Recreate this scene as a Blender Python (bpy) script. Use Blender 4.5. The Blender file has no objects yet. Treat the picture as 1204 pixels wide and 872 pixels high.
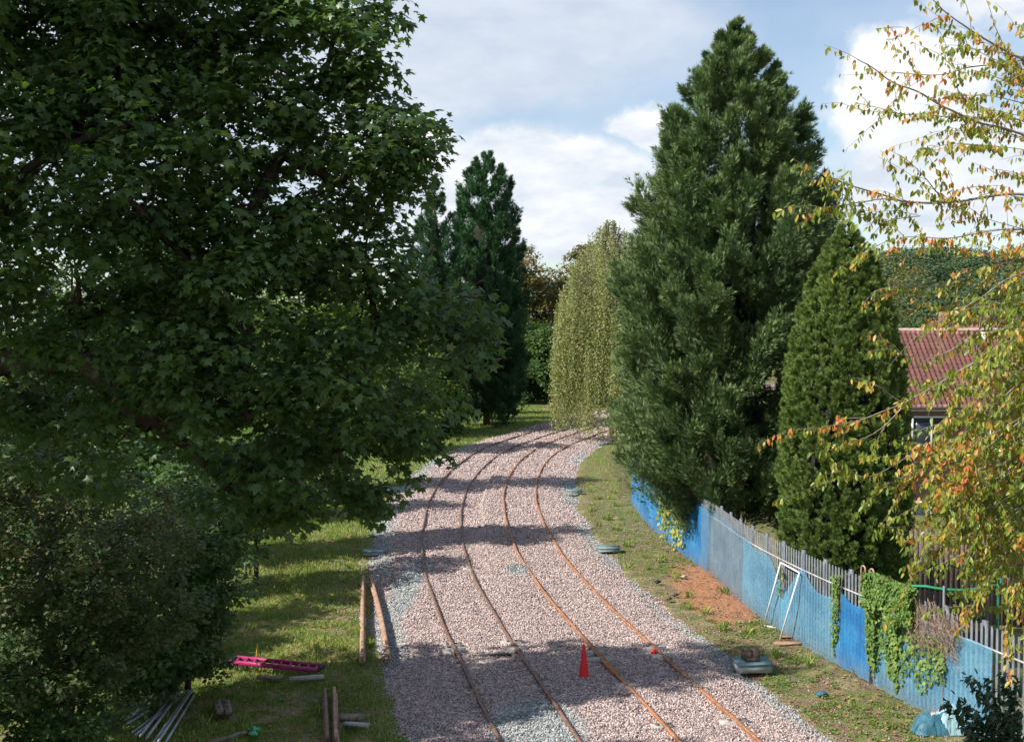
import bpy, math, random
import numpy as np
from mathutils import Vector
rng = np.random.default_rng(7)
random.seed(7)
S = bpy.context.scene
C = S.collection
PI = math.pi
# ------------------------------------------------------------------ camera
CAMH, F, YH = 7.95, 1400.0, 385.0
PITCH = math.atan((436 - YH) / F)
cd = bpy.data.cameras.new('camera'); cam = bpy.data.objects.new('camera', cd); C.objects.link(cam)
cam.location = (0, 0, CAMH); cam.rotation_euler = (PI / 2 - PITCH, 0, 0)
cd.sensor_width = 36; cd.lens = F / 1204 * 36; cd.clip_start = 0.3; cd.clip_end = 6000
S.camera = cam

def ray(px, py):
    x = (px - 602) / F; y = (436 - py) / F
    return np.array([x, math.cos(PITCH) + y * math.sin(PITCH), -math.sin(PITCH) + y * math.cos(PITCH)])
def P(px, py, Y):
    d = ray(px, py); t = Y / d[1]
    return np.array([d[0] * t, Y, CAMH + d[2] * t])
def G(px, py, h=0.0):
    d = ray(px, py); t = (h - CAMH) / d[2]
    return np.array([d[0] * t, d[1] * t, h])

# ------------------------------------------------------------------ noise helper (numpy value noise)
_perm = rng.random((64, 64, 64))
def vnoise(p, scale=1.0):
    q = np.asarray(p, float) * scale
    if q.shape[-1] == 2: q = np.concatenate([q, np.zeros(q.shape[:-1] + (1,))], -1)
    i = np.floor(q).astype(int); f = q - i; f = f * f * (3 - 2 * f)
    out = 0
    for a in (0, 1):
        for b in (0, 1):
            for c in (0, 1):
                w = (f[..., 0] if a else 1 - f[..., 0]) * (f[..., 1] if b else 1 - f[..., 1]) * (f[..., 2] if c else 1 - f[..., 2])
                out = out + w * _perm[(i[..., 0] + a) % 64, (i[..., 1] + b) % 64, (i[..., 2] + c) % 64]
    return out
def fbm(p, scale=1.0, o=3):
    return sum(vnoise(np.asarray(p) + k * 7.3, scale * 2 ** k) / 2 ** k for k in range(o)) / sum(1 / 2 ** k for k in range(o))
def unit(v):
    v = np.asarray(v, float); return v / np.maximum(np.linalg.norm(v, axis=-1, keepdims=True), 1e-9)

# ------------------------------------------------------------------ mesh accumulator
class Acc:
    def __init__(s): s.v = []; s.f = {3: [], 4: []}; s.n = 0; s.var = []; s.col = []
    def add(s, v, f3=None, f4=None, var=0.5, col=None):
        v = np.asarray(v, float).reshape(-1, 3)
        if f3 is not None and len(f3): s.f[3].append(np.asarray(f3, int).reshape(-1, 3) + s.n)
        if f4 is not None and len(f4): s.f[4].append(np.asarray(f4, int).reshape(-1, 4) + s.n)
        s.v.append(v); s.n += len(v)
        s.var.append(np.broadcast_to(np.asarray(var, float), (len(v),)))
        if col is not None: s.col.append(np.asarray(col, float).reshape(-1, 3))
        return s
    def box(s, c, size, rz=0.0, rx=0.0, ry=0.0, taper=1.0):
        hx, hy, hz = [a / 2 for a in size]
        v = np.array([[x * hx * (taper if z > 0 else 1), y * hy * (taper if z > 0 else 1), z * hz] for z in (-1, 1) for y in (-1, 1) for x in (-1, 1)])
        def R(a, ax):
            ca, sa = math.cos(a), math.sin(a)
            return {0: np.array([[1, 0, 0], [0, ca, -sa], [0, sa, ca]]), 1: np.array([[ca, 0, sa], [0, 1, 0], [-sa, 0, ca]]), 2: np.array([[ca, -sa, 0], [sa, ca, 0], [0, 0, 1]])}[ax]
        v = v @ (R(rz, 2) @ R(ry, 1) @ R(rx, 0)).T + np.asarray(c)
        s.add(v, f4=[[0, 2, 3, 1], [4, 5, 7, 6], [0, 1, 5, 4], [2, 6, 7, 3], [0, 4, 6, 2], [1, 3, 7, 5]]); return s
    def beam(s, a, b, w, h, up=(0, 0, 1)):
        a, b = np.asarray(a, float), np.asarray(b, float); d = unit(b - a)
        r = np.cross(d, up); r = unit(r) if np.linalg.norm(r) > 1e-6 else np.array([1., 0, 0]); u = np.cross(r, d)
        v = [p + r * x * w / 2 + u * z * h / 2 for p in (a, b) for z in (-1, 1) for x in (-1, 1)]
        s.add(v, f4=[[0, 1, 3, 2], [4, 6, 7, 5], [0, 4, 5, 1], [2, 3, 7, 6], [0, 2, 6, 4], [1, 5, 7, 3]]); return s
    def tube(s, pts, rad, n=6, cap=True):
        pts = np.asarray(pts, float); m = len(pts)
        rad = np.broadcast_to(np.asarray(rad, float), (m,))
        d = unit(np.gradient(pts, axis=0))
        ref = np.array([0, 0, 1.]) if abs(d[0][2]) < .9 else np.array([1., 0, 0])
        r = np.cross(d, ref); bad = np.linalg.norm(r, axis=1) < 1e-4; r[bad] = [1, 0, 0]; r = unit(r); u = np.cross(r, d)
        a = np.linspace(0, 2 * PI, n, endpoint=False)
        v = pts[:, None] + rad[:, None, None] * (np.cos(a)[None, :, None] * r[:, None] + np.sin(a)[None, :, None] * u[:, None])
        k = np.arange(m - 1)[:, None] * n; j = np.arange(n)[None]; j2 = (j + 1) % n
        f = np.stack([k + j, k + j2, k + n + j2, k + n + j], -1).reshape(-1, 4)
        v = v.reshape(-1, 3); f3 = []
        if cap:
            v = np.vstack([v, pts[0], pts[-1]])
            f3 = [[m * n, (q + 1) % n, q] for q in range(n)] + [[m * n + 1, (m - 1) * n + q, (m - 1) * n + (q + 1) % n] for q in range(n)]
        s.add(v, f3=f3, f4=f); return s
    def leaves(s, pos, axis, nrm, size, tmpl, var=0.5, col=None):
        tv, tf = tmpl; pos = np.asarray(pos, float); N = len(pos)
        if N == 0: return s
        y = unit(axis); x = unit(np.cross(y, nrm)); z = np.cross(x, y)
        size = np.broadcast_to(np.asarray(size, float), (N,))
        v = pos[:, None] + size[:, None, None] * (tv[None, :, 0, None] * x[:, None] + tv[None, :, 1, None] * y[:, None] + tv[None, :, 2, None] * z[:, None])
        k = len(tv); f = (np.arange(N)[:, None, None] * k + tf[None])
        var = np.repeat(np.broadcast_to(np.asarray(var, float), (N,)), k)
        if col is not None: col = np.repeat(np.asarray(col), k, axis=0)
        if tf.shape[1] == 3: s.add(v.reshape(-1, 3), f3=f.reshape(-1, 3), var=var, col=col)
        else: s.add(v.reshape(-1, 3), f4=f.reshape(-1, 4), var=var, col=col)
        return s
    def build(s, name, mat, parent=None, smooth=False, origin=None, kind=None):
        v = np.concatenate(s.v); off = np.zeros(3)
        if parent is not None: off = np.array(parent.get('_w', (0, 0, 0)))
        elif origin is not None: off = np.asarray(origin, float)
        v = v - off
        me = bpy.data.meshes.new(name)
        f3 = np.concatenate(s.f[3]) if s.f[3] else np.zeros((0, 3), int)
        f4 = np.concatenate(s.f[4]) if s.f[4] else np.zeros((0, 4), int)
        me.vertices.add(len(v)); me.vertices.foreach_set('co', v.astype(np.float32).ravel())
        nl = f3.size + f4.size; me.loops.add(nl)
        me.loops.foreach_set('vertex_index', np.concatenate([f3.ravel(), f4.ravel()]).astype(np.int32))
        npoly = len(f3) + len(f4); me.polygons.add(npoly)
        st = np.concatenate([np.arange(len(f3)) * 3, f3.size + np.arange(len(f4)) * 4]).astype(np.int32)
        me.polygons.foreach_set('loop_start', st)
        if smooth: me.polygons.foreach_set('use_smooth', np.ones(npoly, bool))
        at = me.attributes.new('var', 'FLOAT', 'POINT'); at.data.foreach_set('value', np.concatenate(s.var).astype(np.float32))
        if s.col:
            c = np.concatenate(s.col)
            if len(c) == len(v):
                ca = me.attributes.new('col', 'FLOAT_COLOR', 'POINT')
                ca.data.foreach_set('color', np.concatenate([c, np.ones((len(c), 1))], 1).astype(np.float32).ravel())
        me.update(calc_edges=True); me.validate()
        if mat is not None: me.materials.append(mat)
        o = bpy.data.objects.new(name, me); C.objects.link(o)
        if parent is not None: o.parent = parent
        else: o.location = off.tolist()
        if parent is None: o['_w'] = off.tolist()
        else: o['_w'] = off.tolist()
        if kind: o['kind'] = kind
        return o
def tag(o, label, cat, group=None):
    o['label'] = label; o['category'] = cat
    if group: o['group'] = group
    return o
def thing(name, loc, label, cat, group=None):
    o = bpy.data.objects.new(name, None); C.objects.link(o); o.location = [float(a) for a in loc]; o['_w'] = [float(a) for a in loc]
    return tag(o, label, cat, group)
def copy_tree(o, loc, label=None, group=None, rz=None, parent=None):
    c = o.copy(); C.objects.link(c)
    if parent is None:
        c.location = [float(a) for a in loc]
        if rz is not None: c.rotation_euler = (0, 0, rz)
        if label: c['label'] = label
        if group: c['group'] = group
    else: c.parent = parent
    for ch in [k for k in C.objects if k.parent == o]: copy_tree(ch, loc, parent=c)
    return c

# ------------------------------------------------------------------ materials
def new_mat(name):
    m = bpy.data.materials.new(name); m.use_nodes = True; nt = m.node_tree; nt.nodes.clear()
    out = nt.nodes.new('ShaderNodeOutputMaterial')
    return m, nt, out
def nd(nt, t, **kw):
    n = nt.nodes.new(t)
    for k, v in kw.items():
        if hasattr(n, k): setattr(n, k, v)
    return n
def lk(nt, a, b): nt.links.new(a, b)
def math_(nt, op, a, b=None, c=None, clamp=False):
    n = nt.nodes.new('ShaderNodeMath'); n.operation = op; n.use_clamp = clamp
    for i, v in enumerate((a, b, c)):
        if v is None: continue
        if isinstance(v, (int, float)): n.inputs[i].default_value = v
        else: nt.links.new(v, n.inputs[i])
    return n.outputs[0]
def mixc(nt, f, a, b):
    n = nt.nodes.new('ShaderNodeMix'); n.data_type = 'RGBA'
    for s_, v in ((n.inputs[0], f), (n.inputs[6], a), (n.inputs[7], b)):
        if isinstance(v, (int, float)): s_.default_value = v
        elif isinstance(v, tuple): s_.default_value = (*v, 1)
        else: nt.links.new(v, s_)
    return n.outputs[2]
def ramp(nt, f, stops, interp='LINEAR'):
    n = nt.nodes.new('ShaderNodeValToRGB'); cr = n.color_ramp; cr.interpolation = interp
    while len(cr.elements) < len(stops): cr.elements.new(0.5)
    for e, (p, c) in zip(cr.elements, stops): e.position = p; e.color = (*c, 1)
    nt.links.new(f, n.inputs[0]); return n.outputs[0]
def noise(nt, scale, detail=4, vec=None, rough=.55):
    n = nt.nodes.new('ShaderNodeTexNoise'); n.inputs['Scale'].default_value = scale; n.inputs['Detail'].default_value = detail; n.inputs['Roughness'].default_value = rough
    if vec is None:
        tc = nt.nodes.new('ShaderNodeTexCoord'); vec = tc.outputs['Object']
    nt.links.new(vec, n.inputs['Vector']); return n.outputs['Fac']
def geo(nt): return nt.nodes.new('ShaderNodeNewGeometry')
def prin(nt, out, col, rough=.7, spec=.3, metal=0, bump=None, bd=.02):
    b = nt.nodes.new('ShaderNodeBsdfPrincipled')
    if isinstance(col, tuple): b.inputs['Base Color'].default_value = (*col, 1)
    else: nt.links.new(col, b.inputs['Base Color'])
    if isinstance(rough, (int, float)): b.inputs['Roughness'].default_value = rough
    else: nt.links.new(rough, b.inputs['Roughness'])
    b.inputs['Specular IOR Level'].default_value = spec; b.inputs['Metallic'].default_value = metal
    if bump is not None:
        bn = nt.nodes.new('ShaderNodeBump'); bn.inputs['Distance'].default_value = bd; bn.inputs['Strength'].default_value = 1
        nt.links.new(bump, bn.inputs['Height']); nt.links.new(bn.outputs[0], b.inputs['Normal'])
    nt.links.new(b.outputs[0], out.inputs[0]); return b
def attr(nt, name, which='Fac'):
    n = nt.nodes.new('ShaderNodeAttribute'); n.attribute_name = name; return n.outputs[which]

def leaf_mat(name, stops, transl=.3, tcol=(.25, .4, .05), rough=.45, nscale=.5, spec=.35):
    """stops: ramp of leaf colours over the mix of clump variation and per-leaf random"""
    m, nt, out = new_mat(name)
    g = geo(nt); r = g.outputs['Random Per Island']
    n1 = noise(nt, nscale, 3)
    f = math_(nt, 'ADD', math_(nt, 'MULTIPLY', r, .35), math_(nt, 'MULTIPLY', attr(nt, 'var'), .4))
    f = math_(nt, 'ADD', f, math_(nt, 'MULTIPLY', math_(nt, 'SUBTRACT', n1, .37), .8), clamp=True)
    c = ramp(nt, f, stops)
    b = prin(nt, out, c, rough, spec)
    t = nt.nodes.new('ShaderNodeBsdfTranslucent')
    tc = mixc(nt, .5, c, tcol); nt.links.new(tc, t.inputs[0])
    mx = nt.nodes.new('ShaderNodeMixShader'); mx.inputs[0].default_value = transl
    nt.links.new(b.outputs[0], mx.inputs[1]); nt.links.new(t.outputs[0], mx.inputs[2]); nt.links.new(mx.outputs[0], out.inputs[0])
    return m
def simple(name, col, rough=.7, var=.25, scale=6, spec=.3, metal=0, bd=.004, col2=None):
    m, nt, out = new_mat(name)
    n1 = noise(nt, scale, 6)
    c2 = col2 or tuple(c * (1 - var * 1.6) for c in col)
    c = ramp(nt, n1, [(.3, c2), (.68, tuple(min(1, c * (1 + var * .5)) for c in col))])
    prin(nt, out, c, rough, spec, metal, bump=noise(nt, scale * 6, 4), bd=bd)
    return m

M = {}
M['bark'] = simple('bark', (.075, .055, .04), .9, .5, 5, bd=.02)
M['bark_grey'] = simple('bark_grey', (.30, .26, .23), .8, .3, 9, bd=.004)
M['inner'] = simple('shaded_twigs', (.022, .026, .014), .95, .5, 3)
M['bark_red'] = simple('bark_red', (.12, .06, .04), .9, .4, 5, bd=.02)
M['maple'] = leaf_mat('maple_leaf', [(0, (.036, .070, .026)), (.45, (.065, .118, .038)), (.75, (.105, .165, .045)), (.92, (.19, .22, .05)), (1, (.32, .22, .06))], .38, (.20, .36, .03), .42, .4, .4)
M['hedge'] = leaf_mat('hedge_leaf', [(0, (.03, .065, .02)), (.5, (.065, .125, .032)), (.8, (.11, .16, .04)), (1, (.18, .15, .05))], .3, (.2, .32, .04), .5, .5)
M['hawthorn'] = leaf_mat('hawthorn_leaf', [(0, (.035, .07, .022)), (.5, (.08, .115, .035)), (.78, (.15, .12, .05)), (1, (.24, .11, .06))], .3, (.2, .25, .05), .55, .45)
M['lime'] = leaf_mat('light_leaf', [(0, (.05, .11, .02)), (.5, (.11, .19, .035)), (1, (.24, .26, .06))], .4, (.35, .5, .05), .5, .5)
M['green'] = leaf_mat('green_leaf', [(0, (.03, .065, .022)), (.5, (.06, .12, .035)), (1, (.12, .16, .05))], .3, (.2, .35, .05), .5, .4)
M['autumn'] = leaf_mat('autumn_leaf', [(0, (.05, .08, .02)), (.45, (.12, .13, .04)), (.75, (.22, .15, .05)), (1, (.28, .13, .05))], .3, (.35, .3, .06), .55, .3)
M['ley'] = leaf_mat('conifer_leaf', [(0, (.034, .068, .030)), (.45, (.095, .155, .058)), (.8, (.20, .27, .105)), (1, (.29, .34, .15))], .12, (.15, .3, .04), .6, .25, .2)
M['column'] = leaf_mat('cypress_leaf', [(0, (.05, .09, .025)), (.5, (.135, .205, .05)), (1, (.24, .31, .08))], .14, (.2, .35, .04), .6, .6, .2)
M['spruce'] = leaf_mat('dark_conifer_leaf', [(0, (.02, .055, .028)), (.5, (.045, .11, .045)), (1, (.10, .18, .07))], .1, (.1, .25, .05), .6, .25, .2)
M['birch'] = leaf_mat('birch_leaf', [(0, (.11, .15, .05)), (.5, (.25, .29, .10)), (1, (.42, .37, .17))], .35, (.4, .38, .08), .55, .4)
M['elder'] = leaf_mat('shrub_leaf', [(0, (.015, .04, .02)), (1, (.045, .085, .03))], .2, (.12, .25, .04), .4, .5, .5)
M['cherry'] = leaf_mat('cherry_leaf', [(0, (.08, .15, .02)), (.45, (.18, .26, .03)), (.58, (.36, .34, .05)), (.70, (.54, .29, .06)), (.84, (.60, .15, .06)), (1, (.55, .07, .05))], .4, (.55, .42, .05), .42, .9, .4)
M['ivy'] = leaf_mat('ivy_leaf', [(0, (.05, .11, .02)), (.5, (.11, .20, .035)), (1, (.26, .32, .07))], .25, (.25, .4, .05), .6, 1.2, .5)
M['ivyyel'] = leaf_mat('yellow_creeper_leaf', [(0, (.13, .22, .03)), (.5, (.32, .36, .06)), (1, (.5, .45, .12))], .3, (.5, .45, .1), .6, 1.2, .4)
M['wood_far'] = leaf_mat('distant_foliage', [(0, (.028, .06, .03)), (.5, (.07, .11, .05)), (1, (.16, .17, .08))], .15, (.15, .25, .05), .8, .02, .1)
M['drystem'] = simple('dry_stem', (.36, .25, .18), .9, .3, 9)
M['grass'] = leaf_mat('grass_blade', [(0, (.08, .15, .025)), (.4, (.16, .25, .035)), (.62, (.32, .34, .09)), (1, (.58, .50, .26))], .3, (.35, .45, .08), .5, .28, .25)
M['dead'] = leaf_mat('fallen_leaf', [(0, (.14, .07, .03)), (.5, (.28, .15, .06)), (1, (.45, .30, .10))], .1, (.3, .2, .05), .7, 1)
M['weed'] = leaf_mat('weed_leaf', [(0, (.09, .13, .03)), (.5, (.15, .22, .04)), (1, (.28, .32, .09))], .3, (.3, .45, .06), .5, 1)
M['rust'] = simple('rusted_rail', (.20, .115, .08), .7, .35, 7, spec=.4, col2=(.11, .06, .045))
M['rust2'] = simple('orange_rust', (.38, .175, .085), .75, .3, 5, spec=.3, col2=(.20, .09, .05))
M['rustpale'] = simple('pale_rust', (.36, .235, .165), .8, .35, 5, col2=(.20, .11, .07))
M['galv'] = simple('galvanised_steel', (.17, .19, .21), .55, .25, 4, spec=.5)
M['railsteel'] = simple('bright_rail_steel', (.42, .42, .41), .45, .2, 4, spec=.6)
M['galvpost'] = simple('grey_post_steel', (.13, .155, .18), .6, .2, 4, spec=.5)
M['tube'] = simple('scaffold_tube', (.36, .40, .42), .4, .3, 3, spec=.6, metal=.3)
M['white'] = simple('white_paint', (.72, .72, .70), .5, .12, 6)
M['conc'] = simple('pale_concrete', (.38, .365, .33), .9, .2, 12, bd=.006)
M['grn'] = simple('grey_green_lid', (.14, .24, .27), .6, .2, 8)
M['grnside'] = simple('grey_box_side', (.36, .38, .35), .7, .15, 8)
M['brickd'] = simple('old_brick', (.16, .11, .085), .95, .6, 18, bd=.002, col2=(.04, .03, .028))
M['timber'] = simple('weathered_timber', (.24, .19, .15), .9, .4, 10, bd=.005)
M['pink'] = simple('magenta_plastic', (.33, .02, .115), .45, .15, 5, spec=.4)
M['yellow'] = simple('yellow_paint', (.55, .33, .03), .5, .2, 5)
M['cone'] = simple('red_cone_plastic', (.72, .018, .022), .45, .06, 4, spec=.4, bd=.001)
M['dark'] = simple('black_plastic', (.025, .025, .027), .6, .2, 6)
M['tarp'] = simple('pale_blue_tarp', (.30, .48, .52), .6, .25, 3, bd=.01)
M['tarp2'] = simple('dark_blue_sheet', (.05, .16, .22), .5, .3, 3, bd=.01)
M['pinkrag'] = simple('pink_cloth', (.55, .38, .36), .8, .2, 6)
M['garden_board'] = simple('brown_fence_board', (.16, .12, .095), .9, .35, 7, bd=.004)
M['brick'] = None
def brickmat():
    m, nt, out = new_mat('house_brick')
    tc = nd(nt, 'ShaderNodeTexCoord'); mp = nd(nt, 'ShaderNodeMapping'); mp.inputs['Rotation'].default_value = (PI / 2, 0, 0)
    lk(nt, tc.outputs['Object'], mp.inputs[0]); b = nd(nt, 'ShaderNodeTexBrick'); lk(nt, mp.outputs[0], b.inputs[0])
    b.inputs['Scale'].default_value = 4.4; b.inputs['Color1'].default_value = (.28, .13, .09, 1); b.inputs['Color2'].default_value = (.20, .10, .08, 1); b.inputs['Mortar'].default_value = (.3, .27, .24, 1); b.inputs['Mortar Size'].default_value = .015
    prin(nt, out, b.outputs[0], .9); return m
M['brick'] = brickmat()
def glassmat():
    m, nt, out = new_mat('window_glass'); prin(nt, out, (.03, .04, .05), .08, .6); return m
M['glass'] = glassmat()
M['tile'] = simple('roof_tile', (.27, .125, .10), .85, .28, 3, bd=.004, col2=(.15, .07, .062))
M['tile2'] = simple('red_roof_tile', (.22, .10, .08), .85, .2, 2, bd=.004)
def netmat(name, c1, c2, alpha, vscale=30, folds=1.0):
    m, nt, out = new_mat(name)
    n1 = noise(nt, 1.1, 5); n2 = noise(nt, 14, 3)
    c = ramp(nt, math_(nt, 'ADD', math_(nt, 'MULTIPLY', n1, .75), math_(nt, 'MULTIPLY', n2, .25)), [(.38, c1), (.62, c2)])
    tz = nd(nt, 'ShaderNodeSeparateXYZ'); lk(nt, nd(nt, 'ShaderNodeTexCoord').outputs['Object'], tz.inputs[0])
    mud = math_(nt, 'MULTIPLY', math_(nt, 'SUBTRACT', math_(nt, 'MULTIPLY', n1, 1.0), tz.outputs[2]), 1.6, clamp=True)
    c = mixc(nt, math_(nt, 'MULTIPLY', mud, .6), c, (.24, .21, .17))
    b = prin(nt, out, c, .8, .15)
    t2 = nd(nt, 'ShaderNodeBsdfTranslucent'); lk(nt, c, t2.inputs[0])
    m2 = nd(nt, 'ShaderNodeMixShader'); m2.inputs[0].default_value = .25; lk(nt, b.outputs[0], m2.inputs[1]); lk(nt, t2.outputs[0], m2.inputs[2])
    tr = nd(nt, 'ShaderNodeBsdfTransparent'); mx = nd(nt, 'ShaderNodeMixShader')
    a = math_(nt, 'ADD', alpha - .16, math_(nt, 'MULTIPLY', n2, .32), clamp=True)
    lk(nt, a, mx.inputs[0]); lk(nt, tr.outputs[0], mx.inputs[1]); lk(nt, m2.outputs[0], mx.inputs[2]); lk(nt, mx.outputs[0], out.inputs[0])
    return m
M['net_sat'] = netmat('bright_blue_netting', (.02, .17, .46), (.06, .34, .66), .70)
M['net_light'] = netmat('faded_blue_netting', (.10, .31, .50), (.20, .48, .66), .50)
M['net_grey'] = netmat('greyed_blue_netting', (.15, .25, .34), (.24, .40, .52), .40)
M['tnet'] = netmat('trampoline_netting', (.012, .013, .015), (.03, .03, .033), .55)
M['tgreen'] = simple('green_padding', (.02, .20, .09), .6, .15, 6, spec=.4)

# ------------------------------------------------------------------ world: sky and clouds
SUN_EL, SUN_AZ_BEHIND = math.radians(40), math.radians(22)
sdir = np.array([-math.cos(SUN_AZ_BEHIND) * math.cos(SUN_EL), -math.sin(SUN_AZ_BEHIND) * math.cos(SUN_EL), math.sin(SUN_EL)])   # towards the sun
w = bpy.data.worlds.new('World'); S.world = w; w.use_nodes = True; nt = w.node_tree; nt.nodes.clear()
wo = nd(nt, 'ShaderNodeOutputWorld'); bg = nd(nt, 'ShaderNodeBackground'); lk(nt, bg.outputs[0], wo.inputs[0]); bg.inputs[1].default_value = .1
sky = nd(nt, 'ShaderNodeTexSky'); sky.sky_type = 'NISHITA'; sky.sun_disc = False; sky.sun_elevation = SUN_EL
sky.sun_rotation = math.atan2(sdir[0], sdir[1]); sky.altitude = 60; sky.air_density = 1.0; sky.dust_density = .6; sky.ozone_density = 1.2
tc = nd(nt, 'ShaderNodeTexCoord'); sep = nd(nt, 'ShaderNodeSeparateXYZ'); lk(nt, tc.outputs['Generated'], sep.inputs[0])
n_w = nd(nt, 'ShaderNodeTexNoise'); n_w.inputs['Scale'].default_value = 9; n_w.inputs['Detail'].default_value = 6; n_w.inputs['Roughness'].default_value = .6
lk(nt, tc.outputs['Generated'], n_w.inputs['Vector'])
sw = nd(nt, 'ShaderNodeSeparateColor'); lk(nt, n_w.outputs['Color'], sw.inputs[0])
az0 = math_(nt, 'ARCTAN2', sep.outputs[0], sep.outputs[1]); el0 = math_(nt, 'ARCSINE', sep.outputs[2])
az = math_(nt, 'ADD', az0, math_(nt, 'MULTIPLY', math_(nt, 'SUBTRACT', sw.outputs[0], .5), .16))
el = math_(nt, 'ADD', el0, math_(nt, 'MULTIPLY', math_(nt, 'SUBTRACT', sw.outputs[1], .5), .10))
def blob(px, py, wx, wy, soft=.5):
    a = math.atan((px - 602) / F); e = math.atan((YH - py) / F)
    dx = math_(nt, 'DIVIDE', math_(nt, 'SUBTRACT', az, a), wx / F); dy = math_(nt, 'DIVIDE', math_(nt, 'SUBTRACT', el, e), wy / F)
    r = math_(nt, 'SQRT', math_(nt, 'ADD', math_(nt, 'MULTIPLY', dx, dx), math_(nt, 'MULTIPLY', dy, dy)))
    return math_(nt, 'DIVIDE', math_(nt, 'SUBTRACT', 1 + soft / 2, r), soft, clamp=True)
def mx(a, b): return math_(nt, 'MAXIMUM', a, b)
stretch = nd(nt, 'ShaderNodeMapping'); stretch.inputs['Scale'].default_value = (1, 1, 2.6); lk(nt, tc.outputs['Generated'], stretch.inputs[0])
n_g = nd(nt, 'ShaderNodeTexNoise'); n_g.inputs['Scale'].default_value = 3.4; n_g.inputs['Detail'].default_value = 9; n_g.inputs['Roughness'].default_value = .58
lk(nt, stretch.outputs[0], n_g.inputs['Vector'])
n_f = nd(nt, 'ShaderNodeTexNoise'); n_f.inputs['Scale'].default_value = 16; n_f.inputs['Detail'].default_value = 8; n_f.inputs['Roughness'].default_value = .6
lk(nt, stretch.outputs[0], n_f.inputs['Vector'])
nf = n_f.outputs['Fac']
sheet = mx(blob(520, 40, 330, 105, .55), blob(200, 100, 300, 200, .6))
bank = mx(blob(640, 235, 260, 72, .35), mx(blob(480, 175, 75, 38, .4), blob(800, 150, 45, 26, .6)))
cum = mx(blob(1070, 130, 95, 85, .25), mx(blob(1120, 215, 150, 70, .4), blob(1190, 20, 70, 45, .6)))
far_cl = math_(nt, 'MULTIPLY', math_(nt, 'SUBTRACT', n_g.outputs['Fac'], .47), 6, clamp=True)
outside = math_(nt, 'SUBTRACT', 1, blob(700, 150, 620, 330, .4))
far_cl = math_(nt, 'MULTIPLY', far_cl, outside)
thin = math_(nt, 'MULTIPLY', math_(nt, 'SUBTRACT', n_g.outputs['Fac'], .30), 1.0, clamp=True)
dens = mx(mx(math_(nt, 'MULTIPLY', sheet, .9), bank), mx(cum, mx(far_cl, thin)))
# cloud colours (radiance before the 0.1 strength)
detail = math_(nt, 'MULTIPLY', math_(nt, 'SUBTRACT', nf, .36), 3.0, clamp=True)
grey = mixc(nt, detail, (4.1, 4.6, 5.4), (5.0, 5.35, 5.9))
whit = mixc(nt, detail, (4.5, 5.0, 5.7), (6.6, 6.7, 6.85))
wf = mx(mx(bank, cum), far_cl)
bright = blob(1050, 105, 85, 62, .9); bright2 = blob(490, 165, 60, 40, .8)
ccol = mixc(nt, wf, grey, whit)
ccol = mixc(nt, math_(nt, 'MULTIPLY', mx(bright, bright2), .75), ccol, (6.9, 6.95, 7.0))
skyg = nd(nt, 'ShaderNodeMix'); skyg.data_type = 'RGBA'; skyg.blend_type = 'MULTIPLY'; skyg.inputs[0].default_value = 1
lk(nt, sky.outputs[0], skyg.inputs[6]); skyg.inputs[7].default_value = (1, 1, 1, 1)
fin = mixc(nt, dens, skyg.outputs[2], ccol)
lk(nt, fin, bg.inputs[0])
w.cycles.sampling_method = 'MANUAL'; w.cycles.sample_map_resolution = 512

ld = bpy.data.lights.new('sun', 'SUN'); ld.energy = 5.0; ld.angle = math.radians(.55); ld.color = (1, .945, .86)
sun = bpy.data.objects.new('sun', ld); C.objects.link(sun); sun.rotation_euler = Vector(sdir).to_track_quat('Z', 'Y').to_euler(); sun.location = (-40, -20, 50)

# ------------------------------------------------------------------ track alignment (right track centre line)
K = 1.03
ref = np.array([(6.2, 8), (5.0, 15), (3.85, 21.8), (3.1, 25.8), (2.65, 28.3), (2.02, 32), (1.38, 36.3), (.85, 41), (.5, 47), (.34, 52), (.36, 55.5), (.62, 61.5), (1.35, 69.3), (2.75, 77), (4.85, 84.3)]) * K
# continue as a circle
h = .29; p = ref[-1].copy(); ext = []
for i in range(32):
    h += 3.0 / 320; p = p + 3.0 * np.array([math.sin(h), math.cos(h)]); ext.append(p.copy())
ref = np.vstack([ref, ext])
def resample(pts, step):
    pts = np.asarray(pts, float)
    # Catmull-Rom then arc-length resample
    q = [pts[0] * 2 - pts[1]] + list(pts) + [pts[-1] * 2 - pts[-2]]; out = []
    for i in range(1, len(q) - 2):
        for t in np.linspace(0, 1, 12, endpoint=False):
            a, b, c, d = q[i - 1], q[i], q[i + 1], q[i + 2]
            out.append(.5 * ((2 * b) + (-a + c) * t + (2 * a - 5 * b + 4 * c - d) * t * t + (-a + 3 * b - 3 * c + d) * t ** 3))
    out.append(pts[-1]); out = np.array(out)
    s = np.concatenate([[0], np.cumsum(np.linalg.norm(np.diff(out, axis=0), axis=1))])
    n = max(2, int(s[-1] / step)); u = np.linspace(0, s[-1], n + 1)
    return np.stack([np.interp(u, s, out[:, k]) for k in range(out.shape[1])], 1)
CL = resample(ref, .5)
for _ in range(40): CL[1:-1] = (CL[:-2] + 2 * CL[1:-1] + CL[2:]) / 4
TAN = unit(np.gradient(CL, axis=0)); NRM = np.stack([TAN[:, 1], -TAN[:, 0]], 1)     # NRM points right
CLs = np.arange(len(CL)) * .5
def cant(Y): return .10 * np.clip((np.asarray(Y) - 42) / 14, 0, 1)
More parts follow.
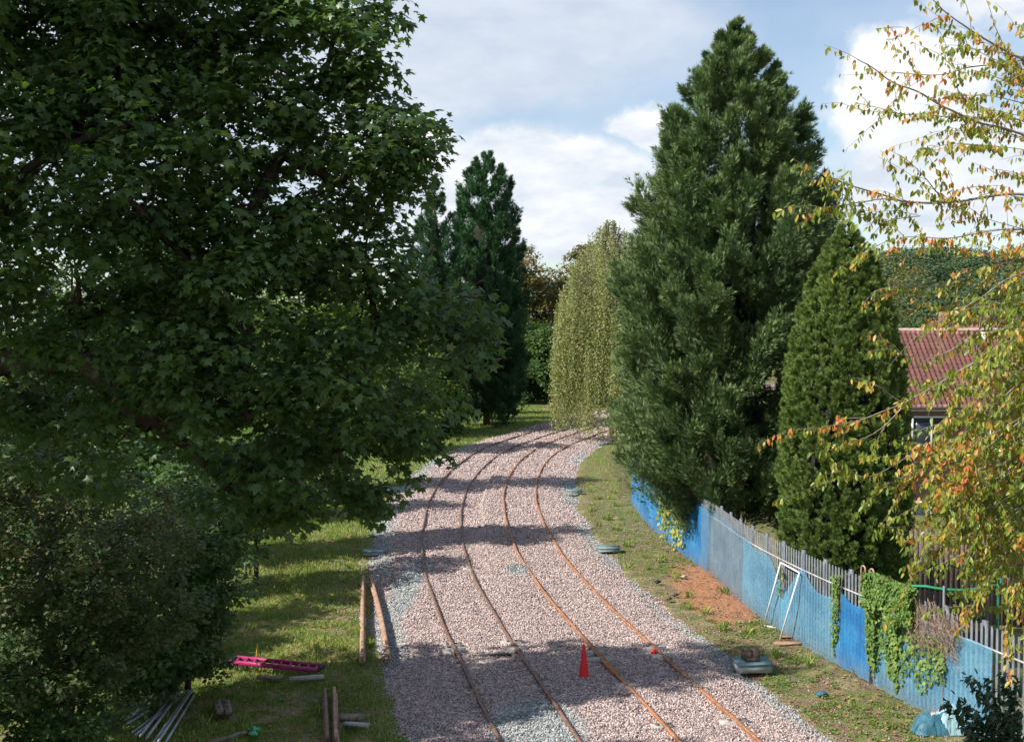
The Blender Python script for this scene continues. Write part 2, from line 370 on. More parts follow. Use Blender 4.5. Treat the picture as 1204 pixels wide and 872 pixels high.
def surf(o, Y, X=None):
    """ballast height at lateral offset o from the right track centre"""
    o = np.asarray(o, float); Y = np.asarray(Y, float)
    tr = np.where(o < -1.68, -3.36, 0.0); d = o - tr
    z = np.zeros_like(o + Y)
    z = z - cant(Y) * np.clip(d, -1.1, 1.1) / 1.5
    left = np.clip((-5.0 - o) / 1.1, 0, 1); right = np.clip((o - 1.5) / 1.3, 0, 1)
    z = z - .16 * left - .16 * right
    z = z + .035 * np.exp(-((o + 1.68) / .5) ** 2)
    return z
def LO(Y): return -6.0 + 0 * np.asarray(Y)
def RO(Y): return np.interp(Y, [20, 24, 32, 45, 60, 90], [2.5, 2.5, 2.65, 2.8, 3.1, 3.2])
def ground_z(X, Y):
    fx = fence_x(Y)
    d = X - fx
    g = -.13 + .12 * np.clip((X - fx + 4) / 4, 0, 1) * (d < 0) * np.where(X > 0, 1, 0)
    g = np.where(d >= 0, -.03 - np.clip(d, 0, 3.5) * .32 - np.clip(d - 3.5, 0, 25) * .055, g)
    g = np.where((Y > 120) & (d >= 0), g, g)
    return g
# fence foot line
FB = [(745, 590), (762, 612), (800, 647), (837, 671), (879, 711), (939, 751), (996, 785), (1035, 803), (1065, 822), (1109, 845), (1160, 872)]
fl = [G(x, y)[:2] for x, y in FB]
d_ = unit(fl[-1] - fl[-3]); fl += [fl[-1] + d_ * 5, fl[-1] + d_ * 14]
d0 = unit(fl[0] - fl[1]); fl = [fl[0] + np.array([.9, 22]), fl[0] + np.array([-.05, 9])] + fl
FL = resample(np.array(fl)[::-1], .25)      # near to far
for _ in range(60): FL[1:-1] = (FL[:-2] + 2 * FL[1:-1] + FL[2:]) / 4
_o = np.argsort(FL[:, 1])
def fence_x(Y):
    Y = np.asarray(Y, float)
    base = np.interp(Y, FL[_o, 1], FL[_o, 0])
    far = np.interp(Y, [FL[_o[-1], 1], 95, 130, 400], [FL[_o[-1], 0], 16, 36, 200])
    return np.where(Y > FL[_o[-1], 1], far, base)

# ------------------------------------------------------------------ ground sheet
def ground():
    xs = np.unique(np.concatenate([np.arange(-1500, -60, 60), np.arange(-60, -14, 3), np.arange(-14, 14, .25), np.arange(14, 60, 2), np.arange(60, 1600, 60)]))
    ys = np.unique(np.concatenate([np.arange(-200, -5, 20), np.arange(-5, 18, 2), np.arange(18, 60, .25), np.arange(60, 120, 1), np.arange(120, 300, 15), np.arange(300, 2200, 100)]))
    X, Y = np.meshgrid(xs, ys); Z = ground_z(X, Y)
    p2 = np.stack([X, Y], -1)
    bump = (fbm(p2, .9, 3) - .5) * .10 + (fbm(p2, 3.2, 2) - .5) * .05
    Z = Z + bump * np.where((np.abs(X) < 30), 1, 0)
    # drop beneath the ballast so that it never pokes through
    ct = np.interp(Y, CL[:, 1], CL[:, 0])
    hh = np.interp(Y, CL[:, 1], np.hypot(TAN[:, 0], TAN[:, 1]) / np.maximum(TAN[:, 1], .3))
    o = (X - ct) / hh
    under = (o > -5.6) & (o < RO(Y) - .35) & (Y > 5) & (Y < 165)
    Z = np.where(under, -.30, Z)
    n, m = X.shape; v = np.stack([X, Y, Z], -1).reshape(-1, 3)
    i = np.arange(n - 1)[:, None] * m + np.arange(m - 1)[None]
    a = Acc().add(v, f4=np.stack([i, i + 1, i + m + 1, i + m], -1).reshape(-1, 4))
    m_, nt, out = new_mat('verge_ground')
    pos = nd(nt, 'ShaderNodeTexCoord').outputs['Object']
    n1 = noise(nt, .35, 5, pos); n2 = noise(nt, 2.2, 6, pos); n3 = noise(nt, 14, 5, pos, .7)
    grassc = ramp(nt, n3, [(.3, (.055, .10, .02)), (.7, (.14, .20, .045))])
    dry = ramp(nt, n3, [(.3, (.17, .13, .07)), (.7, (.34, .28, .16))])
    soil = ramp(nt, n3, [(.3, (.13, .085, .06)), (.7, (.30, .20, .14))])
    f1 = ramp(nt, math_(nt, 'ADD', math_(nt, 'MULTIPLY', n1, .4), math_(nt, 'MULTIPLY', n2, .6)), [(.47, (0, 0, 0)), (.57, (1, 1, 1))])
    sx = nd(nt, 'ShaderNodeSeparateXYZ'); lk(nt, pos, sx.inputs[0])
    farg = math_(nt, 'MULTIPLY', math_(nt, 'SUBTRACT', sx.outputs[1], 50), .04, clamp=True)
    f1 = math_(nt, 'MULTIPLY', f1, math_(nt, 'SUBTRACT', 1, math_(nt, 'MULTIPLY', farg, .7)))
    base = mixc(nt, f1, grassc, dry)
    right = math_(nt, 'MULTIPLY', math_(nt, 'SUBTRACT', sx.outputs[0], 2.5), 1.0, clamp=True)
    f2 = ramp(nt, n2, [(.40, (1, 1, 1)), (.52, (0, 0, 0))])
    rb = mixc(nt, f2, base, soil)
    base = mixc(nt, right, base, rb)
    # orange soil spill by the fence
    c0 = G(838, 692)
    dx = math_(nt, 'DIVIDE', math_(nt, 'SUBTRACT', math_(nt, 'ADD', sx.outputs[0], math_(nt, 'MULTIPLY', n2, 1.2)), c0[0] + .6), 1.15)
    dy = math_(nt, 'DIVIDE', math_(nt, 'SUBTRACT', math_(nt, 'ADD', sx.outputs[1], math_(nt, 'MULTIPLY', n1, 2)), c0[1] + 1), 4.2)
    r = math_(nt, 'SQRT', math_(nt, 'ADD', math_(nt, 'MULTIPLY', dx, dx), math_(nt, 'MULTIPLY', dy, dy)))
    f3 = math_(nt, 'MULTIPLY', math_(nt, 'SUBTRACT', 1.1, r), 4, clamp=True)
    orange = ramp(nt, n3, [(.3, (.24, .11, .06)), (.7, (.48, .25, .14))])
    base = mixc(nt, f3, base, orange)
    prin(nt, out, base, .95, .1, bump=math_(nt, 'ADD', n3, math_(nt, 'MULTIPLY', n2, 2)), bd=.07)
    o = a.build('ground', m_, smooth=True, kind='structure'); return o
ground()

# ------------------------------------------------------------------ ballast bed + loose stones
offs = np.concatenate([[-6.25, -6.0], np.arange(-5.8, 2.3, .2), [2.5, 2.75, 3.0]])
sel = slice(0, len(CL))
_hp = [(G(606, 668), .55, .40, .10), (G(692, 806), .9, .5, .07), (G(800, 812), .9, .45, .07), (G(460, 628), .8, .5, .07), (G(760, 700), .5, .5, .05), (G(560, 790), .5, .4, .04)]
def HEAP(X, Y): return sum(h_ * np.exp(-(((X - c_[0]) / a_) ** 2 + ((Y - c_[1]) / (b_ * 1.6)) ** 2)) for c_, a_, b_, h_ in _hp)
def bpos(s, o):
    x = np.interp(s, CLs, CL[:, 0]); y = np.interp(s, CLs, CL[:, 1]); nx = np.interp(s, CLs, NRM[:, 0]); ny = np.interp(s, CLs, NRM[:, 1])
    X = x + nx * o; Y = y + ny * o
    oo = np.where(o > 1.5, 1.5 + (o - 1.5) * (2.75 - 1.5) / (RO(Y) - 1.5), o)
    Z = surf(oo, Y) + HEAP(X, Y) + (fbm(np.stack([X, Y], -1), .8, 3) - .5) * .10 + (fbm(np.stack([X, Y], -1) + 31, 5, 2) - .5) * .03
    return np.stack([X, Y, Z], -1)
def greyness(p, o):
    """1 where the ballast is the grey sort (edges, patches)"""
    e = np.clip((o - 1.75) / .5, 0, 1) + np.clip((-5.0 - o) / .4, 0, 1)
    n_ = fbm(p[..., :2] * np.array([1, .35]), .55, 3)
    g = e * np.clip((n_ - .42) * 5, 0, .85)
    c1 = G(632, 868); g = np.maximum(g, np.clip(1.3 - np.hypot((p[..., 0] - c1[0]) / .85, (p[..., 1] - c1[1] - .3) / 1.9), 0, 1) * 3)
    c2 = G(610, 672); g = np.maximum(g, np.clip(1.2 - np.hypot((p[..., 0] - c2[0]) / .5, (p[..., 1] - c2[1]) / .7), 0, 1) * 2)
    c3 = G(478, 690); g = np.maximum(g, np.clip(1.2 - np.hypot((p[..., 0] - c3[0]) / .45, (p[..., 1] - c3[1]) / 4.5), 0, 1) * 2)
    return np.clip(g, 0, 1)
ss = np.arange(4, CLs[-1], .5); SS, OO = np.meshgrid(ss, offs, indexing='ij')
OO2 = np.where(OO > 1.5, 1.5 + (OO - 1.5) * (RO(np.interp(SS, CLs, CL[:, 1])) - 1.5) / 1.25, OO)
v = bpos(SS, OO2); n, m = SS.shape
v[:, 0, 2] -= .12; v[:, -1, 2] -= .12
i = np.arange(n - 1)[:, None] * m + np.arange(m - 1)[None]
gb = greyness(v, OO2)
colb = gb[..., None] * np.array([.30, .32, .315]) + (1 - gb[..., None]) * np.array([.36, .295, .278])
mb, nt, out = new_mat('ballast')
vor = nd(nt, 'ShaderNodeTexVoronoi'); vor.inputs['Scale'].default_value = 17; tco = nd(nt, 'ShaderNodeTexCoord'); lk(nt, tco.outputs['Object'], vor.inputs[0])
cc = nd(nt, 'ShaderNodeSeparateColor'); lk(nt, vor.outputs['Color'], cc.inputs[0])
hs = nd(nt, 'ShaderNodeMix'); hs.data_type = 'RGBA'; hs.blend_type = 'MULTIPLY'; hs.inputs[0].default_value = 1
lk(nt, attr(nt, 'col', 'Color'), hs.inputs[6])
vv = ramp(nt, cc.outputs[0], [(0, (.45, .44, .46)), (.5, (1.0, .98, .96)), (1, (1.75, 1.65, 1.6))]); lk(nt, vv, hs.inputs[7])
prin(nt, out, hs.outputs[2], .9, .2, bump=math_(nt, 'SUBTRACT', 1, vor.outputs['Distance']), bd=.05)
a = Acc().add(v.reshape(-1, 3), f4=np.stack([i, i + m, i + m + 1, i + 1], -1).reshape(-1, 4), col=colb.reshape(-1, 3))
a.build('ballast', mb, smooth=True, kind='structure')
# loose stones, nobody could count them
octa = np.array([[1, 0, 0], [-1, 0, 0], [0, 1, 0], [0, -1, 0], [0, 0, 1], [0, 0, -1]], float)
octf = np.array([[0, 2, 4], [2, 1, 4], [1, 3, 4], [3, 0, 4], [2, 0, 5], [1, 2, 5], [3, 1, 5], [0, 3, 5]])
def stones(name, zones, mat):
    A = Acc()
    for (s0, s1, o0, o1, dens_, sz) in zones:
        N = int((s1 - s0) * (o1 - o0) * dens_)
        s = rng.uniform(s0, s1, N); o = rng.uniform(o0, o1, N); p = bpos(s, o)
        size = sz * rng.uniform(.55, 1.35, N)
        tv = octa[None] * rng.uniform(.55, 1.15, (N, 6, 1)) + rng.normal(0, .16, (N, 6, 3))
        q = unit(rng.normal(size=(N, 3))); y = unit(np.cross(q, rng.normal(size=(N, 3)))); z = np.cross(q, y)
        vv = size[:, None, None] * (tv[..., 0:1] * q[:, None] + tv[..., 1:2] * y[:, None] + tv[..., 2:3] * z[:, None] * .75)
        vv = vv + p[:, None] + np.array([0, 0, 1]) * (size * rng.uniform(-.1, .7, N))[:, None, None]
        g = greyness(p, o) > rng.uniform(.02, 1.1, N)
        k = rng.random(N)
        c = np.where(g[:, None], np.array([.28, .30, .295]), np.array([.405, .315, .29])) * (0.5 + 1.1 * rng.random((N, 1)))
        c = np.where((k > .93)[:, None] & ~g[:, None], np.array([.52, .46, .43]), c)
        c = np.where((k < .12)[:, None] & ~g[:, None], np.array([.20, .18, .19]), c)
        f = np.arange(N)[:, None, None] * 6 + octf[None]
        A.add(vv.reshape(-1, 3), f3=f.reshape(-1, 3), col=np.repeat(c, 6, 0))
    return A.build(name, mat, kind='stuff')
ms, nt, out = new_mat('ballast_stone'); prin(nt, out, attr(nt, 'col', 'Color'), .88, .2)
s_at = lambda Y: float(np.interp(Y, CL[:, 1], CLs))
so = stones('ballast_stones', [(s_at(19), s_at(33), -6.3, 2.9, 560, .026), (s_at(33), s_at(47), -6.3, 3.0, 340, .030), (s_at(47), s_at(66), -6.3, 3.2, 130, .042), (s_at(66), s_at(105), -6.3, 3.3, 55, .055)], ms)
so['label'] = 'loose pink and grey ballast stones spread around the rails'; so['category'] = 'ballast stones'

def clutter():
    A = Acc(); N = 30000; y = rng.uniform(20, 60, N) ; x = rng.uniform(2.5, 11, N)
    ct = np.interp(y, CL[:, 1], CL[:, 0]); hh = 1 / np.maximum(np.interp(y, CL[:, 1], TAN[:, 1]), .3); o = (x - ct) / hh
    keep = (o > RO(y) - .2) & (x < fence_x(y) - .02) & (rng.random(N) < .15 + 1.6 * np.clip(fbm(np.stack([x, y], -1) + 77, 1.1, 3) - .42, 0, 1) * 3 + np.exp(-np.clip(o - RO(y), 0, 9) / .35))
    x, y, o = x[keep], y[keep], o[keep]; n = len(x)
    xl = rng.uniform(-6.9, -5.9, 5000); sl = rng.uniform(s_at(21), s_at(60), 5000); pl = np.stack([np.interp(sl, CLs, CL[:, k]) + np.interp(sl, CLs, NRM[:, k]) * (xl + .9 * rng.random(5000) ** 2 * -.6) for k in (0, 1)], 1)
    x = np.concatenate([x, pl[:, 0]]); y = np.concatenate([y, pl[:, 1]]); n = len(x)
    p2 = np.stack([x, y], -1); z = ground_z(x, y) + (fbm(p2, .9, 3) - .5) * .10 + (fbm(p2, 3.2, 2) - .5) * .05
    size = rng.uniform(.010, .032, n); tv = octa[None] * rng.uniform(.5, 1.2, (n, 6, 1)) + rng.normal(0, .18, (n, 6, 3)); tv[..., 2] *= .7
    c = np.array([[.30, .24, .20], [.34, .31, .29], [.20, .12, .08], [.42, .30, .26], [.12, .08, .06]])[rng.integers(0, 5, n)] * rng.uniform(.6, 1.3, (n, 1))
    A.add((tv * size[:, None, None] + np.stack([x, y, z + .008], -1)[:, None]).reshape(-1, 3), f3=(np.arange(n)[:, None, None] * 6 + octf[None]).reshape(-1, 3), col=np.repeat(c, 6, 0))
    o_ = A.build('verge_stones', ms, kind='stuff'); o_['label'] = 'scattered stones and crumbs of soil on the verges'; o_['category'] = 'stones'
clutter()
def fallen():
    A = Acc(); N = 5200; x = np.concatenate([rng.uniform(5, 11, N // 2), rng.uniform(-9, -3.5, N // 2)]); y = rng.uniform(20, 46, N)
    ct = np.interp(y, CL[:, 1], CL[:, 0]); keep = ((x > ct + 2.4) & (x < fence_x(y) - .02)) | (x < ct - 5.6); x, y = x[keep], y[keep]; p2 = np.stack([x, y], -1)
    z = ground_z(x, y) + (fbm(p2, .9, 3) - .5) * .10 + (fbm(p2, 3.2, 2) - .5) * .05 + .03; n = len(x)
    A.leaves(np.column_stack([p2, z]), rng.normal(0, 1, (n, 3)) * [1, 1, .2], rng.normal(0, .3, (n, 3)) + [0, 0, 1], rng.uniform(.05, .11, n), T_KITE0, rng.random(n))
    o_ = A.build('fallen_leaves', M['dead'], kind='stuff'); o_['label'] = 'fallen brown and yellow leaves on the verges'; o_['category'] = 'leaves'
T_KITE0 = (np.array([(0, 0, 0), (-.4, .45, .1), (0, 1, 0), (.4, .45, .1)], float), np.array([[0, 1, 2, 3]]))
fallen()
# ------------------------------------------------------------------ rails
RP = np.array([(-.07, 0), (.07, 0), (.07, .015), (.012, .035), (.010, .115), (.035, .125), (.035, .152), (.028, .159), (-.028, .159), (-.035, .152), (-.035, .125), (-.010, .115), (-.012, .035), (-.07, .015)])
def sweep_rail(A, pts, z0, tilt=0, n2=None):
    pts = np.asarray(pts, float); d = unit(np.gradient(pts[:, :2], axis=0)); n_ = np.stack([d[:, 1], -d[:, 0]], 1)
    k = len(RP); V = np.zeros((len(pts), k, 3))
    V[..., :2] = pts[:, None, :2] + n_[:, None] * RP[None, :, 0, None]; V[..., 2] = pts[:, None, 2] + z0 + RP[None, :, 1]
    i = np.arange(len(pts) - 1)[:, None] * k; j = np.arange(k)[None]; j2 = (j + 1) % k
    A.add(V.reshape(-1, 3), f4=np.stack([i + j, i + j2, i + k + j2, i + k + j], -1).reshape(-1, 4))
    for e, rev in ((0, True), (len(pts) - 1, False)):   # end caps as fans
        c = V[e].mean(0); vv = np.vstack([V[e], c]); f = [[k, q, (q + 1) % k] if not rev else [k, (q + 1) % k, q] for q in range(k)]
        A.add(vv, f3=f)
    return A
def track(name_label, off, mats, seg):
    t = thing('railway_track', (float(CL[20, 0] + off), float(CL[20, 1]), 0), name_label, 'railway track', None)
    for side, mt in ((-1, mats[0]), (1, mats[1])):
        o = off + side * .7525; s = np.arange(2, CLs[-1] - 1, .6)
        x = np.interp(s, CLs, CL[:, 0]) + np.interp(s, CLs, NRM[:, 0]) * o; y = np.interp(s, CLs, CL[:, 1]) + np.interp(s, CLs, NRM[:, 1]) * o
        z = -cant(y) * side * .7525 / 1.5 + .0
        wob = .012 * np.sin(s * .9 + o) 
        A = sweep_rail(Acc(), np.stack([x + wob, y, z], 1), -.068)
        r = A.build('rail', mt, t)
    # concrete sleepers, nearly buried; a few show at the rail joints
    for sl, dz, lng in seg:
        p = np.array([np.interp(sl, CLs, CL[:, k]) for k in (0, 1)]) + np.array([np.interp(sl, CLs, NRM[:, k]) for k in (0, 1)]) * off
        ang = math.atan2(np.interp(sl, CLs, NRM[:, 1]), np.interp(sl, CLs, NRM[:, 0]))
        for side in (-1, 1):
            q = p + np.array([math.cos(ang), math.sin(ang)]) * side * (.7525 + rng.uniform(-.05, .05))
            Acc().box((q[0], q[1], dz - .01), (rng.uniform(.42, .62), .2, .12), rz=ang, taper=.95).build('sleeper_block', M['conc'], t)
            for e in (-.1, .1):
                Acc().box((q[0] + e * math.cos(ang), q[1] + e * math.sin(ang), .05), (.08, .12, .03), rz=ang).build('rail_clip', M['rust'], t)
    return t
sJ = s_at(29.6)
tl = track('left track of two rusty brown rails curving away under the maple shadow', -3.36, (M['rust'], M['rust']), [(sJ, .03, 2.4), (sJ + .6, .015, 2.4), (sJ + 9.7, .01, 2.2), (sJ - 3.2, -.0, 2.2)])
tr_ = track('right track of brighter orange rails beside the red cone', 0.0, (M['rust2'], M['rust2']), [(s_at(28.9), .03, 2.35), (s_at(28.9) - .6, .025, 2.35), (s_at(26.2), .02, 2.3), (s_at(26.2) - .65, -.01, 2.3), (s_at(23.6), -.0, 2.3)])
# joint: fishplates and bolts on rail three
def along(off, Y): 
    s = s_at(Y); return np.array([np.interp(s, CLs, CL[:, k]) + np.interp(s, CLs, NRM[:, k]) * off for k in (0, 1)])
A = Acc()
for dy in (0,):
    a_, b_ = along(-.7525, 27.0), along(-.7525, 29.4)
    for sd in (-.045, .045):
        A.beam((a_[0] + sd, a_[1], .05), (b_[0] + sd, b_[1], .05), .03, .09)
    for k in range(6):
        q = a_ + (b_ - a_) * (.08 + .17 * k); A.box((q[0], q[1], .055), (.19, .055, .05), rz=-.2)
A.build('fishplate', M['rust2'], tr_)
for off in (-3.36 - .7525, -3.36 + .7525):
    a_, b_ = along(off, 29.3), along(off, 29.95); A = Acc()
    for sd in (-.04, .04): A.beam((a_[0] + sd, a_[1], .05), (b_[0] + sd, b_[1], .05), .025, .08)
    A.build('fishplate', M['rust'], tl)
q = along(.7525, 28.6); A = Acc().box((q[0] - .12, q[1], .07), (.12, .1, .1)); A.build('clamp', M['cone'], tr_)
# timber packing slab between the left rails at the joint
a_, b_ = along(-3.36 - .45, 29.15), along(-3.36 + .55, 29.15)
tag(Acc().beam((a_[0], a_[1], .0), (b_[0], b_[1], .0), .16, .07).build('timber_baulk', M['dark']), 'black bar lying across the ballast between the left track rails', 'bar')

# ------------------------------------------------------------------ leaf templates
def fan(b, c):
    b = np.array(b, float); v = np.vstack([b, c]); n = len(b)
    return v, np.array([[n, q, (q + 1) % n] for q in range(n)])
T_MAPLE = fan([(0, 0, 0), (-.42, .08, -.03), (-.28, .26, 0), (-.55, .62, -.06), (-.2, .56, 0), (0, 1, -.08), (.2, .56, 0), (.55, .62, -.06), (.28, .26, 0), (.42, .08, -.03)], (0, .38, .05))
T_KITE = (np.array([(0, 0, 0), (-.5, .45, 0), (0, 1, 0), (.5, .45, .0)], float), np.array([[0, 1, 2, 3]]))
T_LEAF = (np.array([(0, 0, 0), (-.21, .3, .04), (-.17, .68, .03), (0, 1, -.06), (.17, .68, .03), (.21, .3, .04)], float), np.array([[0, 5, 4, 3], [0, 3, 2, 1]]))
T_SPRIG = (np.array([(0, 0, 0), (-.16, .35, 0), (0, 1, 0), (.16, .35, .0)], float), np.array([[0, 1, 2, 3]]))
T_IVY = fan([(0, 0, 0), (-.45, .05, 0), (-.42, .5, -.04), (0, 1, -.08), (.42, .5, -.04), (.45, .05, 0)], (0, .35, .06))

def clump_leaves(A, cen, rad, per, size, tmpl, droop=.5, flat=.7, varsp=.5, up=.9):
    """cen (N,3) clump centres, rad (N,); leaves fill each clump, denser on its upper shell"""
    N = len(cen); per = int(per)
    d = unit(rng.normal(size=(N, per, 3))); d[..., 2] = d[..., 2] * .9 + .15
    r = rng.random((N, per, 1)) ** .45
    off_ = d * r * np.asarray(rad).reshape(-1, 1, 1) * np.array([1, 1, flat])
    pos = (np.asarray(cen)[:, None] + off_).reshape(-1, 3)
    nrm = unit(unit(off_.reshape(-1, 3)) * .55 + np.array([0, 0, up]) + rng.normal(0, .38, (N * per, 3)))
    ax = off_.reshape(-1, 3) * np.array([1, 1, .2]); ax = unit(ax) + rng.normal(0, .45, (N * per, 3)); ax[:, 2] -= droop
    var = np.repeat(rng.random(N), per) * varsp + rng.random(N * per) * (1 - varsp)
    A.leaves(pos, ax, nrm, size * rng.uniform(.5, 1.35, N * per), tmpl, var)

def wiggle(a, b, n=7, amp=.08, sag=0.0):
    a, b = np.asarray(a, float), np.asarray(b, float); t = np.linspace(0, 1, n)[:, None]
    L = np.linalg.norm(b - a); p = a + (b - a) * t
    o = rng.normal(0, amp * L, (n, 3)); o = np.cumsum(o, 0) * .45; o -= o[-1] * t
    p = p + o * np.sin(t * PI) ** .6; p[:, 2] += sag * L * np.sin(t[:, 0] * PI)
    return p

def crown_clumps(lobes, per_area, crad, shell=.55):
    cs = []; own = []
    for li, (c, r) in enumerate(lobes):
        c = np.asarray(c, float); r = np.asarray(r, float) if np.ndim(r) else np.array([r, r, r * .8])
        n = max(6, int(per_area * (r[0] * r[1] + r[0] * r[2] + r[1] * r[2]) / 3 * 4 * PI / 3))
        d = unit(rng.normal(size=(n, 3))); rr = shell + (1 - shell) * rng.random((n, 1)) ** .6
        rr *= .88 + .28 * fbm(d * 1.7 + li * 3.1, 1.3, 2)[:, None]
        cs.append(c + d * rr * r); own += [li] * n
    return np.concatenate(cs), np.array(own)

def broadleaf(name, base, label, group, lobes, trunk_top, trunk_r, mat, leaf, per_area=1.6, crad=.55, per=40, tmpl=T_KITE, bark='bark', cat='tree', droop=.5, flat=.7, twigs=8, shell=.55, origin_z=None, cull=None, up=.9):
    base = np.asarray(base, float)
    t = thing(name, base, label, cat, group)
    cs, own = crown_clumps(lobes, per_area, crad, shell)
    if cull is not None:
        k = cull(cs); cs = cs[k]; own = own[k]
    T = Acc(); tp = wiggle(base - np.array([0, 0, .3]), trunk_top, 9, .02)
    T.tube(tp, np.linspace(trunk_r, trunk_r * .45, 9), 10); T.build('trunk', M[bark], t, smooth=True)
    B = Acc()
    nodes = [tp[k] for k in range(3, 9)]; par = [None] * 6; LC = [np.asarray(c, float) for c, r in lobes]
    order = sorted(range(len(LC)), key=lambda i: min(np.linalg.norm(LC[i] - q) for q in tp[3:]))
    idx = {}
    for li in order:
        c = LC[li]; ds = [np.linalg.norm(c - q) * (1.0 if q[2] <= c[2] + .4 else 1.35) + (0 if k < 6 else .35) for k, q in enumerate(nodes)]
        j = int(np.argmin(ds)); idx[li] = len(nodes); nodes.append(c); par.append(j)
    desc = [1] * len(nodes)
    for k in range(len(nodes) - 1, 5, -1): desc[par[k]] += desc[k]
    tw = max(.010, trunk_r * .07)
    for li in order:
        k = idx[li]; j = par[k]; r1 = tw * desc[k] ** .5; r0 = min(tw * (desc[k] + 1) ** .55, trunk_r * .5)
        path = wiggle(nodes[j], nodes[k], 8, .05, .03)
        B.tube(path, np.linspace(r0, r1, 8), 6, cap=False)
        mine = cs[own == li]
        if len(mine) and twigs:
            for q in mine[rng.integers(0, len(mine), twigs)]:
                B.tube(wiggle(path[rng.integers(3, 8)], q, 6, .08), np.linspace(tw * .8, .004, 6), 4, cap=False)
    B.build('branches', M[bark], t, smooth=True)
    A = Acc(); clump_leaves(A, cs, crad * rng.uniform(.7, 1.3, len(cs)), per, leaf, tmpl, droop, flat, up=up)
    A.build('crown', mat, t)
    return t

# ------------------------------------------------------------------ the big maple on the left (Y 11.5..17)
def L(px, py, Y, r, sq=.8): 
    c = P(px, py, Y); return (c, np.array([r, r * .9, r * sq]))
ml = [L(110, 130, 14.2, .9), L(240, 70, 14.2, .9), L(230, 185, 14, .85), L(330, 185, 14.2, .8), L(60, 10, 14.4, 1.1), L(290, 320, 14.2, .8), L(130, 60, 14.6, .9), L(-60, 120, 14, 2.0), L(60, 60, 13.5, 1.5), L(190, 20, 14, 1.4), L(310, 10, 14.5, 1.1), L(395, 40, 14, .75), L(350, -50, 14.5, 1.1), L(180, -90, 14, 1.5), L(20, -100, 14, 1.6),
      L(30, 200, 13, 1.2), L(150, 150, 13, 1.1), L(150, 235, 12.4, .75), L(270, 130, 14, 1.2), L(370, 130, 14, .9), L(425, 105, 13.8, .55), L(445, 165, 13.6, .5), L(490, 170, 13.5, .33), L(475, 205, 13.6, .32),
      L(400, 215, 13.8, .75), L(300, 240, 13.6, 1.1), L(215, 300, 13.2, 1.1), L(90, 320, 13, 1.1), L(-20, 300, 13.5, 1.3), L(350, 320, 13.8, 1.05), L(430, 300, 14.2, .6), L(440, 370, 14.2, .9),
      L(500, 380, 14.4, .65), L(540, 400, 14.4, .42), L(300, 400, 12.8, 1.0), L(200, 400, 13.2, 1.0), L(100, 420, 13.4, .95), L(-10, 430, 14, 1.2), L(370, 445, 13, .85), L(440, 455, 13.6, .6),
      L(290, 490, 12.9, .95), L(180, 500, 13.4, .9), L(335, 530, 13.4, .75), L(402, 528, 13.8, .42), L(265, 570, 13.8, .75), L(478, 515, 14, .25), L(345, 582, 14, .35), L(425, 585, 14, .16), L(310, 596, 14.2, .35), L(90, 520, 14.5, 1.0)]
mbase = np.array([-8.2, 14.6, -.15])
maple = broadleaf('maple_tree', mbase, 'huge dark green maple filling the left side, boughs hanging over the verge', None, ml, mbase + np.array([.6, -.2, 10.5]), .34, M['maple'], .108, per_area=5.8, crad=.40, per=76, tmpl=T_MAPLE, droop=.55, twigs=6, shell=.3)
# leafy twig tips poking out into the sky
A = Acc(); B = Acc()
for path in ([(400, 130), (440, 128), (480, 137), (520, 152)], [(400, 60), (430, 72), (460, 80), (470, 92)], [(390, 30), (430, 12), (455, 6)], [(430, 190), (470, 178), (505, 165), (524, 158)], [(430, 215), (468, 208), (498, 196)], [(410, 95), (450, 110), (488, 128)],
             [(500, 380), (545, 372), (585, 385)], [(490, 420), (540, 425), (575, 432)], [(440, 480), (490, 500), (528, 540)], [(400, 560), (430, 590), (445, 618)], [(460, 450), (520, 470), (552, 482)], [(380, 560), (420, 575), (450, 570)], [(420, 520), (470, 550), (490, 572)], [(415, 250), (450, 240), (470, 236)], [(520, 350), (560, 350), (590, 362)]):
    pts = resample(np.array([P(x, y, 13.7 + .2 * k) for k, (x, y) in enumerate(path)]), .05)
    B.tube(pts, np.linspace(.016, .004, len(pts)), 4, cap=False)
    k = len(pts)
    for q in range(k):
        n = 4; pos = pts[q] + rng.normal(0, .07, (n, 3)); ax = rng.normal(0, .6, (n, 3)) + np.array([.3, 0, -.45])
        A.leaves(pos, ax, rng.normal(0, .5, (n, 3)) + np.array([0, -.5, .8]), rng.uniform(.08, .135, n), T_MAPLE, rng.random(n))
B.build('twigs', M['bark'], maple); A.build('twig_leaves', M['maple'], maple)

# trees out of the picture to the left: they cast the shade seen on the maple, the verge and the rails
def shade_tree(x, y, hgt, r, label, low=.35, n=9, mat='green'):
    lobes = []
    for k in range(n):
        a_ = rng.uniform(0, 2 * PI); rr = r * .6 * math.sqrt(rng.random()); zz = hgt * rng.uniform(low, .9)
        lobes.append((np.array([x + rr * math.cos(a_), y + rr * math.sin(a_), zz]), np.array([r * .5, r * .5, r * .45])))
    lobes.append((np.array([x, y, hgt - r * .45]), np.array([r * .5, r * .5, r * .45])))
    return broadleaf('broadleaf_tree', (x, y, -.15), label, 'trees along the left verge', lobes, (x, y, hgt * .7), .28, M[mat], .3, per_area=1.1, crad=.7, per=34, tmpl=T_KITE, twigs=3, shell=.5)
shade_tree(-14.0, 8.0, 21, 4.6, 'tall tree beyond the left edge of the picture, nearest the bridge', .45, 9)
shade_tree(-17.5, 11.0, 20, 3.6, 'tall tree beyond the left edge of the picture, behind the maple', .45, 8)
shade_tree(-14.6, 20.6, 18.2, 2.9, 'tree beyond the left edge shading the track near the cone', .4, 26)
shade_tree(-11.6, 21.2, 13.0, 1.9, 'slim tree beyond the left edge, beside the bushes', .45, 10)
